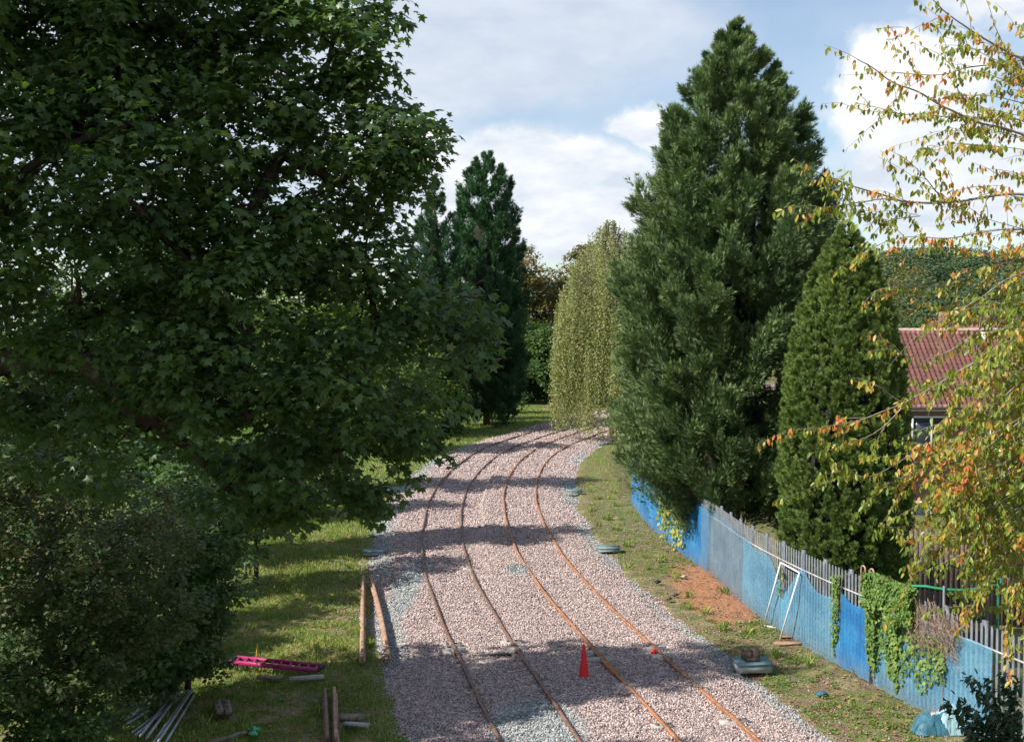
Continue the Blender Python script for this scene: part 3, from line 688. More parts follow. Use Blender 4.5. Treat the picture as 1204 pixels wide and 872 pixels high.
shade_tree(-15.5, 16.2, 9.5, 2.6, 'low tree beyond the left edge behind the hawthorn', .1, 12)

# ------------------------------------------------------------------ bushes lower left
def bush(name, lobes, label, mat, leaf=.09, per_area=6, crad=.34, per=100, group='bushes on the left verge', tmpl=T_KITE, **kw):
    b = np.mean([c for c, r in lobes], axis=0); base = np.array([b[0], b[1], -.15])
    return broadleaf(name, base, label, group, lobes, base + np.array([0, 0, max(.8, b[2] * .7)]), .09, M[mat], leaf, per_area, crad, per, tmpl, cat='bush', twigs=7, shell=.45, **kw)
bush('hawthorn_bush', [L(60, 560, 19, 1.2), L(150, 620, 19.5, 1.15), L(60, 660, 19, 1.3), L(-30, 600, 19, 1.3), L(170, 700, 20.5, 1.1), L(20, 760, 19, 1.3), L(-20, 480, 19.5, .9), L(40, 480, 19.5, .55), L(110, 770, 20, 1.0), L(60, 800, 20, 1.0), L(100, 700, 20, 1.2), L(180, 640, 21, .9)],
     'hawthorn with brownish red tinged foliage at the lower left edge', 'hawthorn', .085)
bush('hedge_bush', [L(230, 620, 26, 1.3), L(270, 605, 27, 1.0), L(228, 700, 26, 1.1), L(200, 690, 25, 1.3), L(250, 665, 26.5, 1.0), L(180, 770, 24.5, 1.1), L(222, 772, 25.5, .6), L(150, 790, 24, .9), L(195, 740, 25, 1.0), L(240, 735, 26.5, .5), L(255, 715, 27, .55), L(265, 685, 28, .65), L(200, 785, 25.5, .6), L(240, 775, 26, .5), L(165, 800, 24.5, .6)],
     'dark rounded bush right of the hawthorn, above the scaffold tubes', 'hedge', .1)
bush('hedge_bush', [L(60, 850, 19.5, 1.0), L(-20, 840, 19, 1.2), L(100, 820, 20.5, .9), L(40, 900, 19.5, .9), L(95, 855, 20.5, .5), L(60, 880, 20, .8)],
     'low dark green bush in the bottom left corner', 'hedge', .09)
bush('hedge_bush', [L(300, 590, 36, 1.2), L(255, 560, 36, 1.8), L(330, 540, 38, 1.6), L(290, 640, 34, 1.0), L(380, 545, 42, 1.3), L(230, 600, 36, 1.8)],
     'bush behind the maple where the verge opens, beyond the dark bush', 'green', .13, per_area=4, crad=.5)
bush('hedge_bush', [L(-80, 600, 28.5, 1.5), L(-20, 610, 28.5, 1.5), L(50, 620, 28.5, 1.4), L(110, 640, 29, 1.3), L(0, 700, 28, 1.7), L(90, 700, 28, 1.6), L(150, 690, 28.5, 1.2), L(40, 770, 27, 1.4), L(120, 760, 27, 1.2)],
     'hedge behind the hawthorn at the left edge', 'green', .13, per_area=3.6, crad=.5)
# trees in the row behind the maple
def row_tree(x, y, hgt, r, label, mat, leaf=.2, low=.2, n=14, per_area=2.6, per=50, crad=.6):
    lobes = []
    for k in range(n):
        a_ = rng.uniform(0, 2 * PI); zz = hgt * rng.uniform(low, .82); rr = r * .62 * math.sqrt(rng.random())
        lobes.append((np.array([x + rr * math.cos(a_), y + rr * math.sin(a_), zz]), np.array([r * .48, r * .48, r * .45])))
    lobes.append((np.array([x, y, hgt - r * .45]), np.array([r * .48, r * .48, r * .45])))
    return broadleaf('broadleaf_tree', (x, y, -.15), label, 'trees along the left verge', lobes, (x, y, hgt * .7), .2, M[mat], leaf, per_area=per_area, crad=crad, per=per, tmpl=T_KITE, twigs=5, shell=.45)
row_tree(-12.5, 41.0, 13.5, 2.8, 'tree hidden behind the maple, shading the middle of the track', 'green', n=22)
row_tree(-10.2, 57, 13.3, 2.9, 'light green sunlit tree showing right of the maple', 'lime', .2)
row_tree(-13.5, 49, 10, 2.6, 'lower green tree behind the maple in the left row', 'lime')
row_tree(-14.5, 29.5, 8.2, 2.1, 'small green tree behind the hawthorn at the left', 'green')
row_tree(-17.5, 47, 10.5, 3.0, 'broad green tree far left behind the hawthorn', 'green')
row_tree(-22, 44, 11, 3.2, 'outer green tree at the far left behind the maple', 'green')
row_tree(-9.5, 75, 12, 3.0, 'yellowish green tree in front of the dark left conifer', 'lime', .22)
for (px, py, Y, r, mt, lb) in [(478, 470, 78, 2.0, 'hedge', 'dull green shrub just right of the maple boughs'), (520, 445, 90, 2.3, 'green', 'mid green shrub left of the far conifer foot'), (505, 405, 88, 2.4, 'lime', 'pale green shrub catching sun below the far conifer'),
                               (572, 440, 104, 2.2, 'hedge', 'dark shrub under the far conifer'), (603, 440, 112, 1.8, 'green', 'small green shrub at the end of the far grass'), (632, 420, 130, 3.4, 'hedge', 'dark green bush closing the view beyond the bend')]:
    c = P(px, py, Y); b0 = np.array([c[0], c[1], 0]); top = c[2] + r * .5
    lobes = [(np.array([c[0] + rng.uniform(-1, 1) * r * .5, c[1] + rng.uniform(-1, 1) * r * .3, zz]), np.array([r * .7, r * .7, r * .6])) for zz in np.linspace(.6, max(top, 1.5), 5)]
    bush('hedge_bush', lobes, lb, mt, .24, per_area=1.8, crad=.75, per=70, group='shrubs along the far left verge')
for (px, py, Y, r, lb) in [(632, 330, 135, 3.8, 'brown tinged tree beyond the bend, next to the far conifer'), (668, 350, 140, 3.6, 'brown tinged tree beyond the bend, behind the weeping birch'), (600, 380, 125, 3.2, 'darker tree beyond the bend behind the far conifer'), (700, 330, 145, 4.2, 'autumn tree beyond the bend between birch and tall conifer'), (655, 420, 122, 3.0, 'low dark tree closing the end of the grass by the birch'), (690, 400, 128, 3.4, 'tree hidden behind the birch strands')]:
    c = P(px, py, Y); top = c[2] + r * .45
    lobes = [(np.array([c[0] + rng.uniform(-1, 1) * r * .5, c[1] + rng.uniform(-1, 1) * r * .4, zz]), np.array([r * .62, r * .62, r * .55])) for zz in np.linspace(2.5, top, 8)]
    broadleaf('broadleaf_tree', (c[0], c[1], -.15), lb, 'trees beyond the bend', lobes, (c[0], c[1], top * .7), .25, M['hedge' if py > 370 else 'autumn'], .28, per_area=1.9, crad=.9, per=70, twigs=5, shell=.5)
# a closing wood further off so that no gap shows the horizon
A = Acc(); cs = []
for k in range(90):
    x = rng.uniform(-70, 95); y = 165 + rng.uniform(0, 60) + abs(x) * .1; z = rng.uniform(2, 10); cs.append((x, y, z))
for k in range(60):
    cs.append((rng.uniform(-45, -16), rng.uniform(60, 160), rng.uniform(2, 9)))
cs = np.array(cs); cl = (cs[:, None] + rng.normal(0, 1, (len(cs), 26, 3)) * np.array([2.6, 2.6, 2.2])).reshape(-1, 3)
clump_leaves(A, cl, np.full(len(cl), 1.0), 16, .5, T_KITE)
o = A.build('distant_wood', M['wood_far'], kind='stuff'); o['label'] = 'mass of trees closing the view behind the bend'; o['category'] = 'wood'

# ------------------------------------------------------------------ conifers
def conifer(name, base, label, hgt, prof, mat, n, plen, sprig, per, group=None, elev=(35, 62), lump=.14, bark='bark_red', core=.62, z0=.05, trunk_r=.3, lean=(0, 0), tuft=1.0):
    base = np.asarray(base, float); t = thing(name, base, label, 'tree', group)
    T = Acc().tube([base - [0, 0, .3], base + [0, 0, hgt * .45], base + [0, 0, hgt * .97]], [trunk_r, trunk_r * .55, .03], 9); T.build('trunk', M[bark], t, smooth=True)
    pt, pr = np.array(prof).T; tt = np.linspace(0, 1, 400); w_ = np.interp(tt, pt, pr) + .10 * pr.max(); w_[tt < pt[0]] = 0; cdf = np.cumsum(w_) / w_.sum()
    n1 = n; m2, per2 = per
    u = np.interp((np.arange(n1) + rng.random(n1)) / n1, cdf, tt); ph = (np.arange(n1) * 2.39996 + rng.normal(0, .35, n1)) % (2 * PI)
    R = np.interp(u, pt, pr)
    dirs = np.stack([np.cos(ph), np.sin(ph), u * hgt / 2.2], 1)
    R = R * (1 + lump * (rng.random(n1) - .55) * 1.3 + lump * 1.5 * (fbm(dirs + base[:1], 1.25, 3) - .5))
    outd = np.stack([np.cos(ph), np.sin(ph), np.zeros(n1)], 1)
    e = np.radians(rng.uniform(elev[0], elev[1], n1) + u * 16); ax = outd * np.cos(e)[:, None] + np.array([0, 0, 1]) * np.sin(e)[:, None]; ax = unit(ax + rng.normal(0, .13, (n1, 3)))
    Ln = plen * rng.uniform(.65, 1.3, n1) * np.clip(.35 + R / pr.max(), .4, 1.1)
    tip = base + outd * R[:, None] + np.array([0, 0, 1]) * np.minimum(u * hgt, hgt - .05)[:, None]; st = tip - ax * Ln[:, None]
    bv = rng.random(n1)
    # second level: sub-plumes fan out of every main plume
    q = rng.random((n1, m2, 1)) ** .8; side = unit(rng.normal(size=(n1, m2, 3))); side -= ax[:, None] * (side * ax[:, None]).sum(-1, keepdims=True); side = unit(side)
    s2 = st[:, None] + (tip - st)[:, None] * q * .85; a2 = unit(ax[:, None] * rng.uniform(1.0, 1.7, (n1, m2, 1)) + side * .7 + np.array([0, 0, .15]))
    L2 = Ln[:, None, None] * .42 * tuft * (1.25 - .75 * q) * rng.uniform(.7, 1.2, (n1, m2, 1)); e2 = s2 + a2 * L2
    s2, a2, L2, e2 = s2.reshape(-1, 3), a2.reshape(-1, 3), L2.reshape(-1), e2.reshape(-1, 3); n2 = len(s2); q1 = np.repeat(0, 1)
    q = rng.random((n2, per2, 1)) ** .8
    side = unit(rng.normal(size=(n2, per2, 3))); side -= a2[:, None] * (side * a2[:, None]).sum(-1, keepdims=True); side = unit(side)
    pos = s2[:, None] + (e2 - s2)[:, None] * q + side * L2[:, None, None] * .13 * (1.1 - q)
    a3 = a2[:, None] * rng.uniform(1.0, 1.8, (n2, per2, 1)) + side * .65
    nr = np.cross(a3, rng.normal(size=(n2, per2, 3)))
    sz = sprig * rng.uniform(.6, 1.3, (n2, per2)) * (1.2 - .5 * q[..., 0])
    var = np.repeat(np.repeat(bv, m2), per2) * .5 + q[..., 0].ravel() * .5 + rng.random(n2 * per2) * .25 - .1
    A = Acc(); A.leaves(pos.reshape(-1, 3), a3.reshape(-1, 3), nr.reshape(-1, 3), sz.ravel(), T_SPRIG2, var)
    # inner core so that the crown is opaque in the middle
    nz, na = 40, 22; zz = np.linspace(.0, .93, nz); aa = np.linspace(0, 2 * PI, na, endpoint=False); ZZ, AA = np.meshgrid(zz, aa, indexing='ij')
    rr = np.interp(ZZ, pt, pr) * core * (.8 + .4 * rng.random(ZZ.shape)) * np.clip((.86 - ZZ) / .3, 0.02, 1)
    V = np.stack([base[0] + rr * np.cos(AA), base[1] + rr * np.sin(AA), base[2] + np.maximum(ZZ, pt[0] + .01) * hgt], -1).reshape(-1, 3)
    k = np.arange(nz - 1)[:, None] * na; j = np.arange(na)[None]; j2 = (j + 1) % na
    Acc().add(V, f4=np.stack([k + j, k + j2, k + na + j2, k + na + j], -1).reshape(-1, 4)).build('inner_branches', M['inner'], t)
    A.build('crown', mat, t)
    return t
T_SPRIG2 = (np.array([(0, 0, 0), (-.24, .70, .03), (-.06, .30, 0), (0, 1, 0), (.06, .30, 0), (.24, .70, -.03), (-.09, .42, 0), (.09, .42, 0)], float), np.array([[0, 4, 3, 2], [2, 6, 1, 0], [4, 0, 5, 7]]))
b = P(862, 500, 41); gz = float(ground_z(np.array([b[0]]), np.array([41.]))[0])
H1 = (CAMH + (385 - 27) / F * 41) - gz
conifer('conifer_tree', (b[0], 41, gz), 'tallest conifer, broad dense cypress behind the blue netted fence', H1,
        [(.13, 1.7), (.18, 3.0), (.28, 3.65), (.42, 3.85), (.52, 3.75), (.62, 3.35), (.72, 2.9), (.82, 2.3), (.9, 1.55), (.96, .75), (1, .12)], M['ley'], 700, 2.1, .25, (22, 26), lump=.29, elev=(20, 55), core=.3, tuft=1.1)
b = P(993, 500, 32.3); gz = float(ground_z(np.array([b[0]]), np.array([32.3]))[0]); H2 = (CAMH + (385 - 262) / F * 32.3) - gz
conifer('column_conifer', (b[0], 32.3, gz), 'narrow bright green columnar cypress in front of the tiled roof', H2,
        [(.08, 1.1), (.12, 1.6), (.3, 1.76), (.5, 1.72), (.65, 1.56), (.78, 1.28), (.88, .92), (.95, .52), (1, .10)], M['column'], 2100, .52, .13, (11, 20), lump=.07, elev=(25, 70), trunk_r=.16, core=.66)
b = P(572, 480, 98)
conifer('conifer_tree', (b[0], 98, -.15), 'dark blunt topped conifer in the distance left of the bend', CAMH + 207 / F * 98 + .15,
        [(.06, 2.6), (.2, 3.1), (.45, 3.2), (.7, 2.9), (.85, 2.4), (.94, 1.7), (1, .4)], M['spruce'], 420, 2.0, .36, (18, 18), lump=.24, group='distant conifers left of the bend')
b = P(512, 480, 92)
conifer('conifer_tree', (b[0], 92, -.15), 'shorter ragged dark conifer left of the blunt topped one', CAMH + 178 / F * 92 + .15,
        [(.06, 2.4), (.3, 2.6), (.6, 2.3), (.8, 1.5), (.93, .7), (1, .1)], M['spruce'], 190, 2.2, .36, (18, 18), lump=.5, group='distant conifers left of the bend')

# ------------------------------------------------------------------ weeping birch
def birch():
    b = P(719, 520, 84); base = np.array([b[0], 84, -.15]); topz = CAMH + 128 / F * 84
    t = thing('weeping_birch', base, 'weeping birch with hanging yellow green strands at the bend', 'tree')
    Acc().tube([base - [0, 0, .2], base + [.1, 0, 7], base + [0, 0, topz - .8]], [.2, .12, .03], 8).build('trunk', M['bark_grey'], t, smooth=True)
    B = Acc(); A = Acc(); N = 1150
    cph = rng.uniform(0, 2 * PI, 75); cu = rng.random(75) ** .7
    for k in range(N):
        q_ = int(rng.integers(0, 75)); ph = cph[q_] + rng.normal(0, .09); u = float(np.clip(cu[q_] + rng.normal(0, .035), 0, 1)); zt = topz * (.26 + .74 * u)
        rmax = np.interp(zt / topz, [.2, .4, .62, .8, .92, 1.0], [2.6, 3.7, 4.2, 3.7, 2.2, .4]); r = rmax * (.45 + .55 * rng.random() ** .5) * (.8 + .4 * fbm(np.array([[math.cos(ph), math.sin(ph), u * 3]]), 1.5, 2)[0])
        r *= .94; p = base + np.array([r * math.cos(ph), r * math.sin(ph), zt]); Ls = rng.uniform(2.2, 6.0) + 4.5 * vnoise(np.array([[q_ * 1.7, 3.3, 0]]))[0]; Ls = min(Ls, zt - .2 - rng.random())
        n = int(Ls * 15); s = np.linspace(0, 1, n)
        pts = p + np.stack([np.cos(ph) * .5 * (1 - (1 - s) ** 2) + .12 * np.sin(s * 5 + k), np.sin(ph) * .5 * (1 - (1 - s) ** 2), -s * Ls], 1)
        if k % 3 == 0: B.tube(np.vstack([base + [0, 0, zt * .85], p]), [.04, .015], 3, cap=False)
        A.leaves(pts + rng.normal(0, .07, (n, 3)), rng.normal(0, .4, (n, 3)) + np.array([0, 0, -1]), rng.normal(size=(n, 3)), rng.uniform(.07, .14, n), T_KITE, rng.random(n) * .4 + rng.random() * .6)
    B.build('branches', M['bark_grey'], t); A.build('crown', M['birch'], t)
birch()

# ------------------------------------------------------------------ palisade fence with debris netting
FLs = np.concatenate([[0], np.cumsum(np.linalg.norm(np.diff(FL, axis=0), axis=1))]); FT = unit(np.gradient(FL, axis=0)); FN = np.stack([-FT[:, 1], FT[:, 0]], 1)   # FN towards the track
def fpos(s, h, off=0.0):
    s = np.asarray(s, float); x = np.interp(s, FLs, FL[:, 0]) + np.interp(s, FLs, FN[:, 0]) * off; y = np.interp(s, FLs, FL[:, 1]) + np.interp(s, FLs, FN[:, 1]) * off
    return np.stack([x, y, np.broadcast_to(h, x.shape) - .02], -1)
def s_px(px):    # fence parameter whose foot shows at image column px
    col = 602 + FL[:, 0] / FL[:, 1] * F
    k = np.where((FL[:, 1] > 15) & (FL[:, 1] < 54))[0]; o_ = np.argsort(col[k]); return float(np.interp(px, col[k][o_], FLs[k][o_]))
FH = 2.28
fence = thing('palisade_fence', (FL[len(FL) // 3][0], FL[len(FL) // 3][1], 0), 'grey steel palisade fence running along the right of the track', 'fence')
s0f, s1f = 3.0, s_px(744) + .1
A = Acc()
for s in np.arange(s0f, s1f, .155):
    p = fpos(s, 0); k = fpos(s + .01, 0) - p; d = unit(k[:2]); nn = np.array([-d[1], d[0]])
    hgt = FH + .0
    # W-section pale: three narrow faces with depth, pointed head
    pr = [(-.034, .0), (-.012, .018), (.012, .018), (.034, .0)]
    V = []
    for z, sc in ((.05, 1), (hgt - .08, 1), (hgt, .25)):
        for (a_, o_) in pr: V.append([p[0] + d[0] * a_ * sc + nn[0] * (o_ + .03), p[1] + d[1] * a_ * sc + nn[1] * (o_ + .03), z])
    for z, sc in ((.05, 1), (hgt - .08, 1), (hgt, .25)):
        for (a_, o_) in pr: V.append([p[0] + d[0] * a_ * sc + nn[0] * (o_ + .026), p[1] + d[1] * a_ * sc + nn[1] * (o_ + .026), z])
    f = []
    for lay in (0, 12):
        for r_ in (0, 1):
            for c_ in range(3): f.append([lay + r_ * 4 + c_, lay + r_ * 4 + c_ + 1, lay + r_ * 4 + c_ + 5, lay + r_ * 4 + c_ + 4])
    A.add(V, f4=f)
A.build('pales', M['galv'], fence)
for hz in (.45, FH - .42):
    s = np.arange(s0f, s1f, .5); A = Acc().tube(fpos(s, hz, .045 if hz > 1 else -.03), .022, 4); A.build('rail', M['railsteel'], fence)
for s in np.arange(s_px(1001) % 1.25, s1f, 1.25):
    if s < s0f: continue
    p = fpos(s, 0, -.06); k = fpos(s + .01, 0) - fpos(s, 0)
    Acc().box((p[0], p[1], FH / 2 + .0), (.12, .07, FH + .06), rz=math.atan2(k[1], k[0])).build('post', M['galvpost'], fence)

def net(label, pxs, tops, mat, hang=.02, off=.075, foot=.0, wave=.03):
    """a sheet of netting hung on the fence; tops = height of its upper edge at the given image columns (x, h)"""
    sa, sb = s_px(pxs[0]), s_px(pxs[1]); n = max(12, int(abs(sb - sa) / .06)); s = np.linspace(sa, sb, n)
    tx = np.array([s_px(x) for x, _ in tops]); th = np.array([h_ for _, h_ in tops]); o_ = np.argsort(tx)
    # smooth interpolation with sag
    top = np.interp(s, tx[o_], th[o_]); kern = np.ones(5) / 5; top = np.convolve(np.pad(top, 2, mode='edge'), kern, 'valid')
    rows = 26; u = np.linspace(0, 1, rows)
    Vv = np.zeros((n, rows, 3))
    bot = foot + .03 + .05 * (fbm(np.stack([s, s * 0], -1), 1.6, 3) - .5)
    for r_ in range(rows):
        hh = bot + (top - bot) * u[r_]
        w1 = wave * (np.sin(s * 2 * PI / .31 + 1.2 * u[r_]) * .35 + np.sin(s * 9 + 2 * u[r_]) * .5 + 3.4 * (fbm(np.stack([s * 1.1, np.full(n, u[r_] * 1.2)], -1), 1.6, 3) - .5)) * (1 - .5 * u[r_])
        Vv[:, r_] = fpos(s, hh, off + .03 + np.maximum(w1, -.03) + .05 * (1 - u[r_]) ** 2)
    i = np.arange(n - 1)[:, None] * rows + np.arange(rows - 1)[None]
    A = Acc().add(Vv.reshape(-1, 3), f4=np.stack([i, i + 1, i + rows + 1, i + rows], -1).reshape(-1, 4))
    c = fpos((sa + sb) / 2, 0); o = A.build('debris_netting', M[mat], smooth=True, origin=c)
    tag(o, label, 'netting', 'blue netting hung on the palisade fence'); return o
net('deep blue netting at the far end of the fence under the tall conifer', (743, 838), [(743, 2.3), (770, 2.2), (800, 2.1), (838, 2.0)], 'net_sat')
net('greyish see through netting between the far blue sheet and the first clear post', (830, 880), [(830, 2.15), (880, 2.05)], 'net_grey', off=.085)
net('light blue netting sagging down towards the leaning frame', (880, 936), [(880, 1.98), (895, 1.78), (909, 1.85), (922, 1.4), (936, .95)], 'net_light')
net('light blue netting rising to a peak right of the leaning frame', (926, 996), [(926, .8), (938, 1.45), (951, 1.98), (958, 1.72), (968, 1.5), (980, 1.5), (996, 1.72)], 'net_light', off=.085)
net('short deep blue netting doubled over left of the ivy', (993, 1034), [(993, 1.8), (998, 1.78), (1010, 1.6), (1022, 1.62), (1034, 1.75)], 'net_sat', off=.1)
net('long light blue netting below the ivy at the right end', (1039, 1178), [(1039, 1.95), (1080, 1.9), (1120, 1.8), (1150, 1.92), (1178, 1.92)], 'net_light')

# ivy and creepers
def creeper(label, name, regions, mat, size, n, cat='climber', tmpl=T_IVY, stems=30, off=.16):
    c = fpos(s_px(regions[0][0]), 0); t = thing(name, c, label, cat)
    A = Acc(); B = Acc()
    for (x0, x1, h0, h1, th, wgt) in regions:
        k = int(n * wgt); s0_, s1_ = s_px(x0), s_px(x1)
        s = rng.uniform(min(s0_, s1_), max(s0_, s1_), k); u = rng.random(k) ** .75
        lim = fbm(np.stack([s, s * 0 + 3], -1), 2.5, 3); hh = h1 - (h1 - h0) * (1 - u) * (.35 + 1.1 * lim)
        pos = fpos(s, hh, off + th * rng.random(k))
        nn = np.stack([np.interp(s, FLs, FN[:, 0]), np.interp(s, FLs, FN[:, 1]), np.full(k, .35)], -1)
        A.leaves(pos, rng.normal(0, .5, (k, 3)) + np.array([0, 0, -1]), nn + rng.normal(0, .35, (k, 3)), size * rng.uniform(.6, 1.3, k), tmpl, rng.random(k))
        for q in range(max(2, int(stems * wgt))):
            s_ = rng.uniform(min(s0_, s1_), max(s0_, s1_)); hs_ = np.linspace(h0, h1, 7)
            B.tube(fpos(s_ + np.cumsum(rng.normal(0, .04, 7)), hs_, off - .02), .007, 3, cap=False)
    A.build('leaves', M[mat], t); B.build('stems', M['drystem'], t); return t
creeper('thick green ivy draped over the fence top above the long netting', 'ivy', [(1034, 1090, 1.6, 2.55, .25, .5), (1033, 1044, .2, 2.3, .12, .12), (1056, 1070, .2, 1.7, .07, .08), (1045, 1125, .35, 1.7, .03, .10)], 'ivy', .082, 8500)
creeper('thin ivy strand climbing the deep blue netting post', 'ivy', [(990, 997, .35, 2.15, .06, 1)], 'ivy', .08, 260, stems=4)
creeper('sparse creeper behind the leaning frame', 'ivy', [(924, 930, .9, 1.7, .04, 1)], 'ivy', .06, 60, stems=3)
creeper('pale yellow green creeper hanging on the far blue netting', 'ivy', [(783, 812, .1, 2.2, .15, 1)], 'ivyyel', .13, 650, stems=16)
# dry brown stems
t = thing('dry_creeper', fpos(s_px(1108), 0), 'tangle of dead brown stems on the fence right of the ivy', 'climber'); B = Acc()
for k in range(420):
    s_ = rng.uniform(s_px(1140), s_px(1085)); h_ = rng.uniform(1.55, 2.3); n_ = 5
    p = fpos(s_ + np.cumsum(rng.normal(0, .07, n_)), h_ + np.cumsum(rng.normal(-.03, .08, n_)), .13 + .15 * rng.random())
    B.tube(p, .0045, 3, cap=False)
B.build('stems', M['drystem'], t)

# ------------------------------------------------------------------ leaning metal frame
bl, br = G(898, 735), G(917, 752); s_f = s_px(925)
def on_net(px, py, gap=.2):
    Y = 30.
    for _ in range(30):
        q = P(px, py, Y); sl = (float(fence_x(Y + .1)) - float(fence_x(Y - .1))) / .2; tgt = (px - 602) / F
        Y = Y + .6 * ((float(fence_x(Y)) - gap) - q[0]) / (tgt - sl)
    return P(px, py, Y)
tl_, tr2 = on_net(918, 661), on_net(940, 673)
t = thing('metal_frame', (bl + br) / 2, 'tall white tubular metal frame leaning on the blue netting', 'frame')
for a_, b_ in ((bl, tl_), (br, tr2)):
    Acc().tube([a_, b_], .022, 8).build('upright', M['white'], t, smooth=True)
Acc().tube([tl_, tr2], .022, 8).build('crossbar', M['white'], t, smooth=True)
Acc().tube([tl_, tl_ + np.array([.02, .02, .16])], .012, 6).build('pin', M['rust'], t)
Acc().tube([bl, bl + np.array([.28, -.25, .0])], .022, 8).build('foot', M['white'], t)
g = G(925, 757); A = Acc().box((g[0] + .1, g[1], .03), (.85, .2, .05), rz=.12); tag(A.build('rusty_plate', M['rustpale'], origin=g), 'long rusty plate at the foot of the leaning frame', 'plate')
g = G(935, 752); A = Acc().box((g[0], g[1] + .15, .05), (.7, .12, .05), rz=-.08); tag(A.build('rusty_plate', M['rust'], origin=g), 'darker rusty plate behind the longer one at the frame foot', 'plate')

# hooked pipe ends over the fence
for k, px in enumerate((1009, 1019)):
    s_ = s_px(px); hs = FH
    pts = [fpos(s_, .9, -.14), fpos(s_, FH + .12, -.14)] + [fpos(s_ - .09 + .09 * math.cos(a_), FH + .12 + .09 * math.sin(a_), -.14) for a_ in np.linspace(.3, PI, 6)] + [fpos(s_ - .18, FH + .05, -.14)]
    tag(Acc().tube(np.array(pts), .02, 6).build('hooked_pipe', M['rustpale'], smooth=True, origin=fpos(s_, 0, -.14)), ['left of the two pale hooked pipes above the fence', 'right of the two pale hooked pipes above the fence'][k], 'pipe', 'hooked pipes above the fence')

# ------------------------------------------------------------------ traffic cone
g = G(686.5, 798, .03); t = thing('traffic_cone', g, 'red traffic cone standing between the two tracks', 'traffic cone')
z = np.array([0, .02, .3, .6, .78, .79]); r = np.array([.125, .122, .087, .05, .03, .018])
A = Acc(); pts = np.stack([np.full(6, g[0]), np.full(6, g[1]), g[2] + .01 + z], 1)
n = 24; a_ = np.linspace(0, 2 * PI, n, endpoint=False)
V = pts[:, None] + r[:, None, None] * np.stack([np.cos(a_), np.sin(a_), a_ * 0], -1)[None]
k = np.arange(5)[:, None] * n; j = np.arange(n)[None]; j2 = (j + 1) % n
V = np.vstack([V.reshape(-1, 3), pts[-1]]); A.add(V, f4=np.stack([k + j, k + j2, k + n + j2, k + n + j], -1).reshape(-1, 4), f3=[[5 * n + q, 5 * n + (q + 1) % n, 6 * n] for q in range(n)])
A.build('cone_body', M['cone'], t, smooth=True)
Acc().box((g[0], g[1], g[2] - .005), (.31, .31, .03), rz=.3, taper=.93).build('base', M['cone'], t)

# ------------------------------------------------------------------ boxes and pit covers beside the track
def pit(px, py, w_, d_, h_, label, rz=0.0, z=0.0, block=False):
    g = G(px, py, z); t = thing('cable_pit', (g[0], g[1], z), label, 'pit cover', 'cable pits beside the track')
    Acc().box((g[0], g[1], z + h_ / 2 - .01), (w_, d_, h_), rz=rz, taper=.98).build('box', M['grnside'], t)
    Acc().box((g[0], g[1], z + h_ + .012), (w_ * 1.05, d_ * 1.05, .035), rz=rz).build('lid', M['grn'], t)
    return t, g
pt_, g = pit(884, 786, .80, .62, .17, 'grey box with blue green lid carrying a broken brick block', rz=.08)
tag((lambda A: A.build('brick_block', M['brickd'], origin=(g[0], g[1], .2)))(Acc().box((g[0] - .1, g[1] + .02, .32), (.20, .26, .22), rz=.3).box((g[0] + .09, g[1] + .05, .325), (.16, .26, .235), rz=.05).box((g[0], g[1] - .04, .245), (.32, .2, .07), rz=.1).box((g[0] - .06, g[1] - .02, .44), (.09, .1, .03), rz=.3)), 'broken dark brick block on the lidded box', 'brick')
pit(716, 647, .75, .5, .10, 'flat pale blue lid right of the track, nearer of the two in the grey stones', z=.0)
pit(675, 579, .75, .5, .10, 'flat lid right of the track near the bend', z=.0)
pit(466, 578, .8, .55, .12, 'small lidded box left of the track just under the maple tips', z=-.05)
pit(440, 651, .75, .5, .10, 'flat lid left of the track beyond the spare rails', z=-.06)
pit(517, 545, .8, .5, .1, 'farthest lidded box left of the track behind the maple tip', z=-.06)
pit(712, 522, 1.0, .5, .06, 'flat dark lid at the foot of the weeping birch', z=-.06)

# ------------------------------------------------------------------ spare rails on the left
def spare(p1, p2, label, mat, z=-.03, rot=0, bend=0.0):
    a_, b_ = G(*p1, z), G(*p2, z); n = 12; tt = np.linspace(0, 1, n)[:, None]; pts = a_ + (b_ - a_) * tt
    pts[:, 0] += bend * np.sin(tt[:, 0] * PI)
    A = sweep_rail(Acc(), pts, 0); return tag(A.build('spare_rail', mat, origin=a_), label, 'rail', 'spare rails lying on the left verge')
spare((426, 779), (427, 682), 'rusty loose rail lying on the grass, left of the long pair', M['rustpale'], .0)
spare((457, 777), (436, 683), 'rusty loose rail lying on grey stones, right of the long pair', M['rustpale'], .02, bend=.05)
spare((385, 875), (382, 816), 'short rusty rail at the bottom, left of the near pair', M['rust'])
spare((395, 875), (393, 815), 'short rusty rail at the bottom, right of the near pair', M['rustpale'])
g = G(433, 676); Acc_ = Acc().tube([g, g + np.array([.02, .05, .32])], .02, 6); tag(Acc_.build('iron_stake', M['rustpale'], origin=g), 'short rusty stake at the far end of the spare rails', 'stake')
